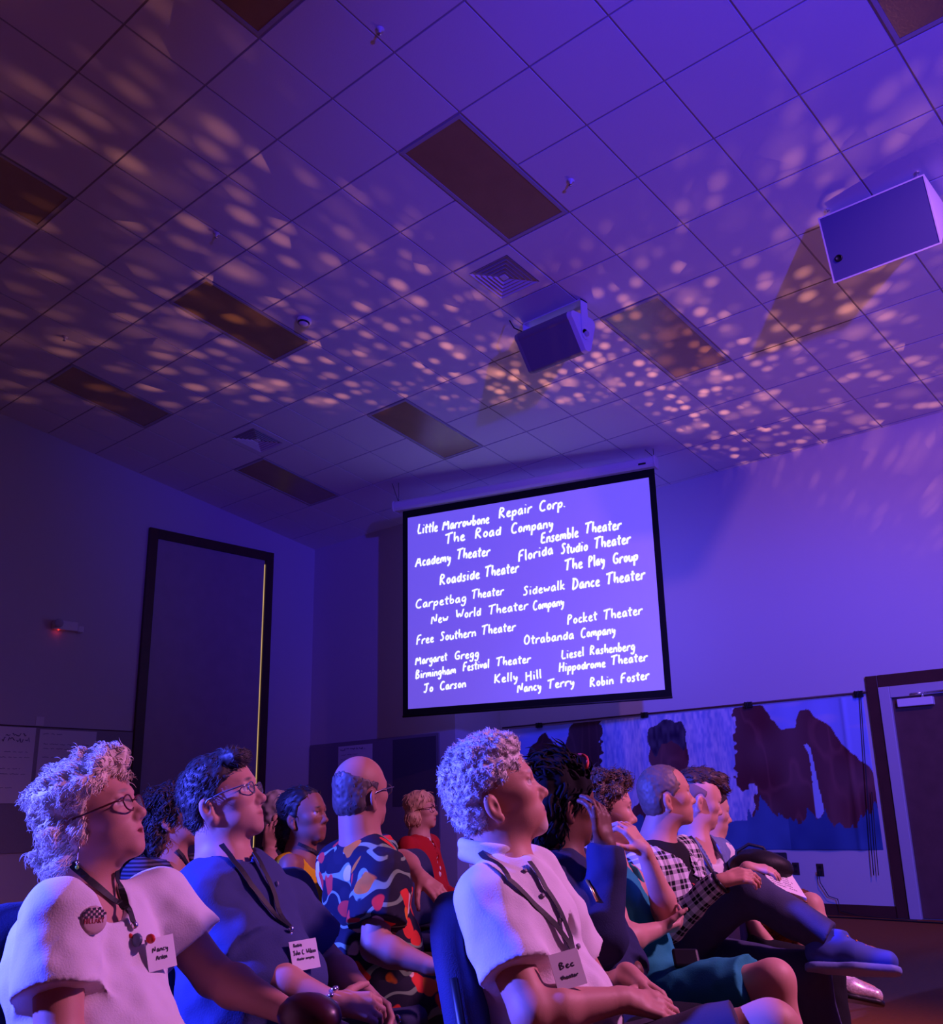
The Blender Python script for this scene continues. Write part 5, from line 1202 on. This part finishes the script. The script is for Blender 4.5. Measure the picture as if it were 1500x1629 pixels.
# --- woman in yellow
p = Person('dark-haired woman in a bright yellow sleeveless top', (485, 1299, 4.5, -24, 4, 0, .97), (.30, .15, .095), torso=-34, sh=.172, ws=.95, lean=.1, face=dict(brow=(.02, .015, .015), lip=(.26, .08, .07), nose=.95))
p.set(shR=(462, 1378, 4.38), shL=(525, 1374, 4.65), elR=(452, 1455, 4.3)); p.build()
p.shirt(cloth('yellow_jersey', (.80, .56, .02)), name='tank_top', sleeve=0, neck=.058, vox=.007, wr=.004, neckc=p.F*.02-p.A*.0, scoop=.01)
p.trousers(cloth('dark_trousers', (.03, .03, .05)))
p.hair(hair_mat((.012, .010, .011)), [((-.024, 0, .048), (.108, .088, .088)), ((-.080, 0, -.05), (.060, .075, .075)), ((-.10, .01, -.10), (.045, .055, .055)), ((.085, 0, -.012), (.085, .30, .10), '-'), ((.04, 0, -.12), (.09, .3, .09), '-')], [], ((.006, 45),), vox=.005, locks=(400, .035, .003, .003, lambda q: (-1, q[1]*2, -.5), .0))
p.lanyard([[(474, 1342), (492, 1350), (512, 1362)]], w=.014)
chair(p.hip+p.F*.05, -22, 'navy banquet chair under the woman in yellow')

# --- blonde woman in a red jacket
p = Person('woman with a blonde bob, dark glasses and a red jacket, far back', (670, 1290, 6.8, -16, 3, 0, .96), (.66, .45, .38), torso=-22, sh=.17, ws=.95, lean=.08, face=dict(lip=(.5, .08, .1)))
p.build()
p.shirt(cloth('red_jacket', (.46, .020, .025)), name='jacket', long=True, sleeve_r=1.2, neck=.06, vneck=.18, vox=.009)
mb = MB()
for i in range(7): mb.ball(p.nb+p.F*(.085+.006*i)-p.A*(.02+.035*i)+p.L*.012*((i % 2)*2-1), (.014, .014, .018), 8)
mb.build('lace_scarf', mat('white_lace', (.75, .73, .75), .8), p.root, True)
p.trousers(cloth('dark_trousers', (.03, .03, .05)))
p.hair(hair_mat((.66, .44, .26)), [((-.014, 0, .050), (.110, .092, .090)), ((-.040, 0, -.040), (.080, .094, .085)), ((.100, 0, -.030), (.070, .30, .085), '-'), ((.0, 0, -.14), (.2, .3, .045), '-')], [], ((.005, 40),), vox=.006, locks=(260, .045, .003, .001, lambda q: (.1, q[1]*1.5, -1), .0))
p.glasses(mat('dark_red_glasses', (.10, .015, .02), .3), r=.025, lens=False)
chair(p.hip+p.F*.05, -20, 'grey-brown banquet chair under the blonde woman in red')

# --- person in red half hidden between the front-row heads
p = Person('person in red checked top, mostly hidden between the grey-haired man and the braided woman', (858, 1297, 5.6, 0, 0, 0, .95), (.5, .3, .22), torso=-20, sh=.17, nb=(851, 1345, 5.6)); p.build()
p.shirt(stripes('red_check', (.40, .02, .02), (.12, .01, .01), 14), name='top', long=True, vox=.012, neck=.06); p.trousers(cloth('dark_trousers', (.03, .03, .05)))
p.hair(hair_mat((.03, .022, .02)), [((-.014, 0, .05), (.105, .086, .088)), ((-.05, 0, -.01), (.062, .078, .082)), ((.095, 0, -.02), (.085, .3, .09), '-')], [], ((.006, 50),), vox=.007)
chair(p.hip+p.F*.05, -20, 'banquet chair under the person in the red checked top')

# --- woman with braids in a navy hoodie, hand to her face
p = Person('woman with dark braided hair in a navy hooded top, hand raised to her face', (893, 1280, 3.05, 28, -4, 0, 1.0), SK_DARK, torso=-18, lean=.12, sh=.18, ws=1.02, nb=(880, 1362, 3.05), face=dict(lip=(.12, .05, .04)))
p.set(shR=(872, 1412, 2.92), elR=(960, 1490, 2.86), wrR=(965, 1345, 2.90), elL=(965, 1480, 3.2), wrL=(1010, 1545, 3.0))
p.hands = dict(R=dict(fd=UP*.95-RH*.15+FH*.05, pn=-RH*.6+FH*.6, td=-RH*.5-FH*.7, curl=(.30, .50, .40), s=.95, spread=.015, thumb=UP*.85-FH*.35-RH*.05))
p.build()
HD = cloth('navy_fleece', (.022, .028, .085))
p.shirt(HD, name='hoodie', long=True, sleeve_r=1.42, neck=.070, vneck=.14, vox=.006, wr=.010)
hs = SD(); c0 = p.nb+UP*.0-p.F*.02
rg = [c0+rot(p.A, a)@(p.F*.082)-p.A*(.02+.02*math.cos(a)) for a in np.linspace(.75, 2*math.pi-.75, 13)]
for a, b in zip(rg[:-1], rg[1:]): hs.cap(a, b, .030, .030, .02)
hs.ell(c0-p.F*.085-p.A*.055, (.05, .10, .06), p.TB, .03).noise(.006, 16, 4); p.sdmesh('hood', hs, HD, .006, p.shirt_o)
z0_, z1_ = p.shd.march(E0, ray(933, 1400), .003), p.shd.march(E0, ray(950, 1434), .003); MB().tube([z0_, lerp(z0_, z1_, .5)+UP*.002, z1_], .004, 6).build('zip', mat('brass_zip', (.8, .5, .15), .3, metal=.8), p.shirt_o, True)
p.trousers(cloth('black_trousers', (.012, .012, .018)))
p.hair(mat('black_braids', (.010, .009, .012), .85, spec=.12), [((-.024, 0, .052), (.112, .092, .096)), ((-.080, 0, .0), (.065, .085, .085)), ((-.07, 0, -.07), (.06, .08, .07)), ((.105, 0, -.03), (.085, .30, .095), '-'), ((.06, 0, -.13), (.09, .3, .085), '-')], [], ((.010, 34),), vox=.004,
       locks=(420, .060, .0065, .008, lambda q: (-.8, q[1]*3, .3) if q[2] > .06 else (-.4, q[1]*2, -.9), .05))
hb = [p.w(.045*math.cos(a)+.012, .098*math.sin(a), .085+.062*math.cos(a)) for a in np.linspace(-1.3, 1.3, 12)]; MB().tube(hb, .0045, 8).build('headband', mat('red_band', (.6, .05, .04), .6), p.root, True)
chair(p.hip+p.F*.05, -22, 'navy banquet chair under the braided woman in the navy hoodie')

# --- woman in a teal dress, hand to her mouth
p = Person('woman with curly brown hair in a teal dress, one hand at her mouth', (960, 1291, 3.6, 4, -3, 0, .98), (.66, .42, .34), torso=-20, lean=.14, sh=.165, ws=.95, nb=(952, 1362, 3.62), face=dict(nose=1.1, brow=(.12, .07, .05)))
p.set(shR=(962, 1408, 3.48), elR=(990, 1497, 3.30), wrR=(1044, 1480, 3.40), shL=(1000, 1398, 3.72), elL=(1066, 1462, 3.50), wrL=(1024, 1352, 3.42), knR=(1232, 1560, 3.15), knL=(1185, 1575, 3.35))
p.J['anR'] = p.J['knR']+p.F*.03-UP*.43; p.J['anL'] = p.J['knL']-UP*.42
p.hands = dict(L=dict(fd=UP*.8-RH*.55+FH*.05, pn=-RH*.6-UP*.3+FH*.5, td=-FH*.7-RH*.4, per=[(.5, .9, .6), (.45, .8, .6), (.45, .8, .6), (.4, .7, .6)], s=.92), R=dict(fd=RH*.75+FH*.6+UP*.1, pn=UP*.9+FH*.2-RH*.2, td=-FH*.6+RH*.5, curl=(.55, .7, .5), s=.9))
p.build(lr=1.0)
TEAL = cloth('teal_jersey', (.02, .26, .29))
def skirt(sd):
    for q in 'RL': sd.fcap(p.J['hp'+q], lerp(p.J['hp'+q], p.J['kn'+q], .86), .118, .090, .06)
    a, b = lerp(p.J['hpR'], p.J['hpL'], .5), lerp(p.J['knR'], p.J['knL'], .5); sd.fcap(a, lerp(a, b, .82), .11, .075, .05)
p.shirt(TEAL, name='dress', sleeve=0, neck=.085, vneck=.16, hem=1, extra=skirt, wr=.009, vox=.0065, neckc=p.F*.03)
cs = SD(); p.torso_sd(cs, .014); cs.plane(p.F*.85+p.L*.1, p.nb+p.F*.052-p.L*.0); cs.plane(-p.A, p.hip+p.A*.05); cs.cap(p.nb-p.A*.02, p.w(-.02, 0, -.03), .075, .075, .008, None, '-')
p.sdmesh('cardigan', cs, cloth('dark_cardigan', (.03, .025, .04)), .008)
p.hair(hair_mat((.10, .055, .035)), [((-.016, 0, .052), (.108, .090, .090)), ((-.060, 0, -.01), (.062, .085, .085)), ((.040, 0, .105), (.050, .062, .034)), ((.096, 0, -.02), (.085, .30, .09), '-'), ((.045, 0, -.11), (.085, .3, .07), '-')], [], ((.013, 32), (.006, 80)), vox=.004,
       locks=(2200, .026, .0018, .008, lambda q: (.2, q[1]*3, .2) if q[2] > .06 else (-.2, q[1]*2, -1), .2))
chair(p.hip+p.F*.05, -22, 'navy banquet chair under the woman in the teal dress')
# black phone holster lying on her skirt
c_ = p.shd.march(E0, ray(1092, 1528), .006); e1_, e2_, n_ = nrm(RH*.9-FH*.2), nrm(UP*.55+FH*.4), None
n_ = nrm(np.cross(e1_, e2_)); n_ = n_ if n_[2] > 0 else -n_
ph = MB().hexa([c_+e1_*a+e2_*b+n_*d for d in (0, .022) for a, b in ((-.040, -.03), (.040, -.03), (.040, .03), (-.040, .03))]).build('pouch', M_black, bevel=.008); base(ph)
tag(ph, 'small black pouch resting on the teal skirt', 'pouch')

# --- man in plaid, legs crossed
def plaid(name, k=34.0):
    if name in MATS: return MATS[name]
    m = mat(name, (.02, .02, .02), .85, spec=.2); N, L = m.node_tree.nodes, m.node_tree.links
    at_ = N.new('ShaderNodeAttribute'); at_.attribute_name = 'pat'; sp = N.new('ShaderNodeSeparateXYZ'); L.new(at_.outputs['Vector'], sp.inputs[0])
    def band(o, w, ph=0):
        a = N.new('ShaderNodeMath'); a.operation = 'MULTIPLY_ADD'; a.inputs[1].default_value = k/2; a.inputs[2].default_value = ph; L.new(o, a.inputs[0])
        f = N.new('ShaderNodeMath'); f.operation = 'FRACT'; L.new(a.outputs[0], f.inputs[0]); g = N.new('ShaderNodeMath'); g.operation = 'LESS_THAN'; g.inputs[1].default_value = w; L.new(f.outputs[0], g.inputs[0]); return g.outputs[0]
    def add(a, b, w1, w2):
        x = N.new('ShaderNodeMath'); x.operation = 'MULTIPLY'; x.inputs[1].default_value = w1; L.new(a, x.inputs[0]); y = N.new('ShaderNodeMath'); y.operation = 'MULTIPLY_ADD'; y.inputs[1].default_value = w2; L.new(b, y.inputs[0]); L.new(x.outputs[0], y.inputs[2]); return y.outputs[0]
    s_ = add(add(band(sp.outputs[0], .40), band(sp.outputs[1], .40), .42, .42), add(band(sp.outputs[0], .10, .35), band(sp.outputs[1], .10, .35), .3, .3), 1, 1)
    r = N.new('ShaderNodeValToRGB'); r.color_ramp.elements[0].color = (.012, .012, .016, 1); r.color_ramp.elements[1].color = (.78, .76, .78, 1); r.color_ramp.elements[1].position = .86; L.new(s_, r.inputs['Fac']); L.new(r.outputs['Color'], N['Principled BSDF'].inputs['Base Color']); return m
p = Person('close-cropped man in black and white plaid shirt, one jeaned leg crossed over the other', (1060, 1268, 4.2, 6, 4, 0, 1.0), (.60, .35, .26), torso=-42, lean=.14, tl=.48, sh=.19, ws=1.02, nb=(1040, 1338, 4.22), face=dict(nose=1.15, brow=(.12, .07, .05), beard=((.2, .13, .1), .2)))
p.set(shR=(1018, 1384, 4.04), elR=(1062, 1472, 3.88), wrR=(1146, 1402, 3.78), elL=(1120, 1455, 4.25), wrL=(1178, 1405, 4.0), hpR=(1062, 1508, 4.08), hpL=(1085, 1520, 4.22), knR=(1188, 1420, 3.92), anR=(1318, 1494, 3.78), ftR=(1405, 1497, 3.72), knL=(1285, 1553, 3.86))
p.J['anL'] = p.J['knL']-UP*(p.J['knL'][2]-.09)+p.F*.08
p.hands = dict(R=dict(fd=RH*.85+UP*.2-FH*.1, pn=-UP*.7+FH*.4, td=FH*.6+UP*.3, curl=(.45, .6, .5)), L=dict(fd=RH*.6-UP*.5-FH*.3, pn=-UP*.5-FH*.3-RH*.3, td=RH*.3-FH*.4+UP*.4, curl=(.4, .5, .4)))
p.build()
def puv(V):                                   # plaid follows each sleeve's own axis
    out = np.stack([(V-p.nb)@p.L+(V-p.nb)@p.F*.35, (V-p.nb)@p.A, np.zeros(len(V))], 1)
    for q in 'RL':
        for a, b in ((p.J['sh'+q], p.J['el'+q]), (p.J['el'+q], p.J['wr'+q])):
            d = b-a; t = np.clip(((V-a)@d)/(d@d), 0, 1); r = V-a-t[:, None]*d; m = (np.linalg.norm(r, axis=1) < .068) & (((V-a)@d)/(d@d) > .18 if a is p.J['sh'+q] else True)
            dn = nrm(d); x = nrm(np.cross(dn, [.3, .5, .8])); y = np.cross(dn, x); out[m] = np.stack([np.arctan2(r@x, r@y)*.055, (V-a)@dn, np.zeros(len(V))], 1)[m]
    return out
p.shirt(plaid('black_white_plaid'), long=True, sleeve_r=1.22, neck=.11, vneck=.52, wr=.007, vox=.0065, uv=puv, collar=False, off=.012)
ts = SD(); p.torso_sd(ts, .003); ts.plane(-p.A, p.hip); ts.cap(p.nb, p.w(-.02, 0, -.03), .066, .07, .006, None, '-'); p.sdmesh('t_shirt', ts, cloth('black_tee', (.012, .011, .014)), .008)
q = ts.snap(lerp(p.nb, p.hip, .42)+p.F*.12-p.L*.03, .001); n_ = nrm(ts.grad(q)[0]); r3 = np.stack([n_, nrm(np.cross(UP, n_)), nrm(np.cross(n_, np.cross(UP, n_)))], 1); MB().ball(q, (.004, .038, .055), 16, R=r3).build('shirt_print', mat('red_print', (.55, .03, .03), .8), p.root, True)
p.trousers(cloth('blue_jeans', (.055, .060, .13), noise=(30, .15)), name='jeans', ends=(1, 1), r=1.02)
SN_ = mat('blue_suede', (.05, .09, .42), .8); o = p.shoe('R', SN_, mat('pale_rubber', (.16, .22, .55), .6), 1.12); p.shoe('L', SN_, mat('pale_rubber', (.16, .22, .55), .6), 1.05)
an = p.J['anR']; fd = nrm(p.J['ftR']-an); up_ = nrm(p.J['knR']-an); up_ = nrm(up_-fd*(up_@fd)); lt = np.cross(up_, fd); mb = MB()
for i in range(4): c_ = an+fd*(.035+.028*i)+up_*(.018-.014*i); mb.tube([c_-lt*.028, c_+up_*.008, c_+lt*.028], .004, 6)
mb.build('laces', mat('orange_laces', (.7, .25, .05), .7), o, True)
d_ = nrm(p.J['wrR']-p.J['elR']); b0 = lerp(p.J['elR'], p.J['wrR'], 1.0); x_ = nrm(np.cross(d_, UP)); y_ = np.cross(d_, x_)
MB().tube([b0+(x_*math.cos(a)+y_*math.sin(a))*.033 for a in np.linspace(0, 6.283, 17)], .007, 8).ball(b0+y_*.033, .014, 10).build('wristwatch', M_black, p.root, True)
p.hair(hair_mat((.14, .10, .08)), [((-.014, 0, .036), (.103, .0805, .0935)), ((-.048, 0, -.012), (.060, .074, .070)), ((.108, 0, .02), (.062, .30, .14), '-'), ((.05, 0, -.085), (.075, .3, .075), '-'), ((.062, .055, .085), (.030, .028, .04), '-'), ((.062, -.055, .085), (.030, .028, .04), '-'), ((-.021, .085, -.02), (.024, .05, .042), '-'), ((-.021, -.085, -.02), (.024, .05, .042), '-')],
       [((.4, 0, -.9), (-.05, 0, -.075))], ((.002, 110),), vox=.004)
chair(p.hip+p.F*.05, -24, 'banquet chair under the man in the plaid shirt')

# --- young person in a denim waistcoat, head bowed
p = Person('young person with swept-up dark hair in a denim waistcoat, head bowed', (1112, 1274, 4.65, 6, -17, 0, .97), (.68, .44, .37), torso=-52, lean=.08, tl=.47, sh=.17, ws=.92, nb=(1100, 1338, 4.66), face=dict(brow=(.06, .035, .03), nose=.95))
p.set(elR=(1140, 1430, 4.45), wrR=(1190, 1380, 4.35)); p.hands = dict(R=dict(fd=RH*.9-UP*.1, pn=-UP*.8+FH*.3, td=FH, curl=(.3, .4, .3), s=.9)); p.build()
p.shirt(cloth('white_blouse', (.72, .70, .73)), sleeve=.5, neck=.066, vox=.0085, off=.006)
vs_ = SD(); p.torso_sd(vs_, .020); vs_.plane(-p.A, p.hip); vs_.cap(p.nb, p.w(-.02, 0, -.03), .078, .08, .008, None, '-'); vs_.cap(p.nb+p.F*.06, p.hip+p.F*.18, .055, .05, .006, None, '-'); vs_.noise(.004, 16, 2)
DN = cloth('light_denim', (.15, .20, .40), noise=(40, .2)); p.sdmesh('waistcoat', vs_, DN, .008); p.trousers(cloth('black_trousers', (.012, .012, .018)))
p.shd = vs_
p.lanyard([[(1098, 1330), (1112, 1352), (1128, 1378), (1140, 1398)]], w=.012)
p.hair(hair_mat((.055, .030, .025)), [((.010, 0, .105), (.092, .066, .048)), ((.070, 0, .112), (.048, .050, .036)), ((.098, 0, .085), (.026, .040, .024)), ((-.04, 0, .085), (.070, .070, .050))], [], ((.007, 45),), vox=.004, locks=(500, .030, .003, .003, lambda q: (1, q[1], .1), .06))
sh_ = SD(); sh_.ell(p.w(-.012, 0, .026), np.array((.1015, .0785, .088))*p.hs, p.HR).ell(p.w(.085, 0, -.02), np.array((.085, .3, .11))*p.hs, p.HR, .01, None, '-')
for y in (-1, 1): sh_.ell(p.w(-.021, y*.085, -.02), np.array((.024, .05, .042))*p.hs, p.HR, .01, None, '-')
p.sdmesh('shaved_sides', sh_, mat('stubble_hair', (.22, .14, .12), .8), .005)
chair(p.hip+p.F*.05, -24, 'banquet chair under the young person in denim')

# --- last person in the front row: dark furry sleeve, notebook, glitter shoes
p = Person('person at the far end of the front row with dark furry sleeve and glittery shoes', (1128, 1292, 5.1, 4, -10, 0, .97), (.60, .40, .33), torso=-24, lean=.08, sh=.17, ws=.95, nb=(1128, 1350, 5.1), face=dict())
p.set(shR=(1140, 1384, 4.95), elR=(1170, 1428, 4.80), wrR=(1212, 1398, 4.70), knR=(1290, 1440, 4.62), knL=(1255, 1450, 4.8), anR=(1326, 1548, 4.52), ftR=(1405, 1562, 4.45)); p.J['anL'] = p.J['knL']+p.F*.16-UP*(p.J['knL'][2]-.09)
p.hands = dict(R=dict(fd=RH*.9-UP*.1, pn=-UP, td=FH, curl=(.2, .3, .3), s=.9)); p.build()
fu = cloth('dark_fur', (.022, .016, .018)); p.shirt(fu, name='jacket', long=True, sleeve_r=1.5, neck=.06, vox=.008, wr=.016)
def sequin(name, c1, c2):
    m = mat(name, c1, .32, metal=.3, spec=.6); N, L = m.node_tree.nodes, m.node_tree.links; tc = N.new('ShaderNodeTexCoord'); v = N.new('ShaderNodeTexVoronoi'); v.inputs['Scale'].default_value = 170; L.new(tc.outputs['Object'], v.inputs['Vector'])
    s_ = N.new('ShaderNodeSeparateColor'); L.new(v.outputs['Color'], s_.inputs[0]); r = N.new('ShaderNodeValToRGB'); r.color_ramp.elements[0].color = (*c1, 1); r.color_ramp.elements[1].color = (*c2, 1); L.new(s_.outputs[0], r.inputs['Fac']); L.new(r.outputs['Color'], N['Principled BSDF'].inputs['Base Color'])
    b = N.new('ShaderNodeBump'); b.inputs['Strength'].default_value = 1; b.inputs['Distance'].default_value = .01; L.new(s_.outputs[1], b.inputs['Height']); L.new(b.outputs['Normal'], N['Principled BSDF'].inputs['Normal']); return m
p.trousers(sequin('sequin_cloth', (.30, .08, .01), (.02, .03, .01)), name='skirt', ends=(.5, .5)); GLIT = sequin('silver_glitter', (.65, .50, .50), (.95, .85, .82))
tg_ = SD()
p.shoe('R', GLIT, M_black, .98); p.shoe('L', GLIT, M_black, .98)
p.hair(hair_mat((.05, .03, .03)), [((-.014, 0, .05), (.105, .086, .088)), ((-.05, 0, -.01), (.062, .078, .082)), ((.095, 0, -.02), (.085, .3, .09), '-')], [], ((.006, 50),), vox=.006)
chair(p.hip+p.F*.05, -24, 'banquet chair at the far end of the front row')
c_ = at(1243, 1404, 4.45); ex, ey = nrm(RH*.82+FH*-.2-UP*.30), nrm(FH*.75+UP*.35); n_ = nrm(np.cross(ex, ey))
t = empty('notebook', c_, 'open white notebook on the lap at the far end of the front row', 'notebook')
def Bk(a, b, d): return c_+ex*a+ey*b+n_*d
MB().hexa([Bk(a, b, d) for d in (-.008, -.004) for a, b in ((-.075, -.10), (.075, -.10), (.075, .10), (-.075, .10))]).build('cover', mat('brown_cover', (.3, .12, .06), .6), t)
MB().hexa([Bk(a, b, d) for d in (-.004, .010) for a, b in ((-.070, -.095), (.070, -.095), (.070, .095), (-.070, .095))]).build('pages', M_paper, t)
mb = MB()
for i in range(7): write(mb, 'theater notes here'[:18-i], (-.055, .06-.02*i), (.045-.006*(i % 3), .06-.02*i), .008, lambda a, b: Bk(a, b, .0105), [(.0004, .0008)]*400, flat=n_)
mb.build('handwriting', M_cardink, t)
c_ = at(1205, 1376, 4.55); t = empty('shoulder_bag', c_-UP*.07, 'black bag with a looped strap on the lap beside the notebook', 'bag')
sd = SD(); sd.ell(c_, (.13, .09, .065), frame(-30, 0), .02).ell(c_+RH*.05-UP*.02, (.10, .08, .05), None, .03).noise(.006, 14, 3); lo, hi = bounds(sd); V, Q = polygonize(sd, [(lo, hi, .007)]); qmesh('bag_body', V, Q, cloth('black_leather', (.014, .013, .016), .5), t)
MB().tube([c_+RH*(-.09)-UP*.01, c_+RH*(-.085)+UP*.055, c_+RH*(-.03)+UP*.085, c_+RH*.03+UP*.07, c_+RH*.06+UP*.02], .007, 8).build('strap', cloth('black_leather', (.014, .013, .016), .5), t, True)

# --- empty chairs in view
chair(at(478, 1500, 3.12)*[1, 1, 0], -22, 'empty navy banquet chair between the man in navy and the bald man')
chair(view(-2.42, 3.9, 0), -20, 'empty dark banquet chair behind the curly-haired woman, further left', 'dark empty chairs at the far left')
chair(view(-2.15, 4.6, 0), -20, 'empty dark banquet chair behind the curly-haired woman, further right', 'dark empty chairs at the far left')
chair(view(-.20, 4.30, 0), -22, 'empty banquet chair just right of the bald man')
chair(view(-.10, 5.8, 0), -22, 'empty banquet chair to the right of the blonde woman in red')
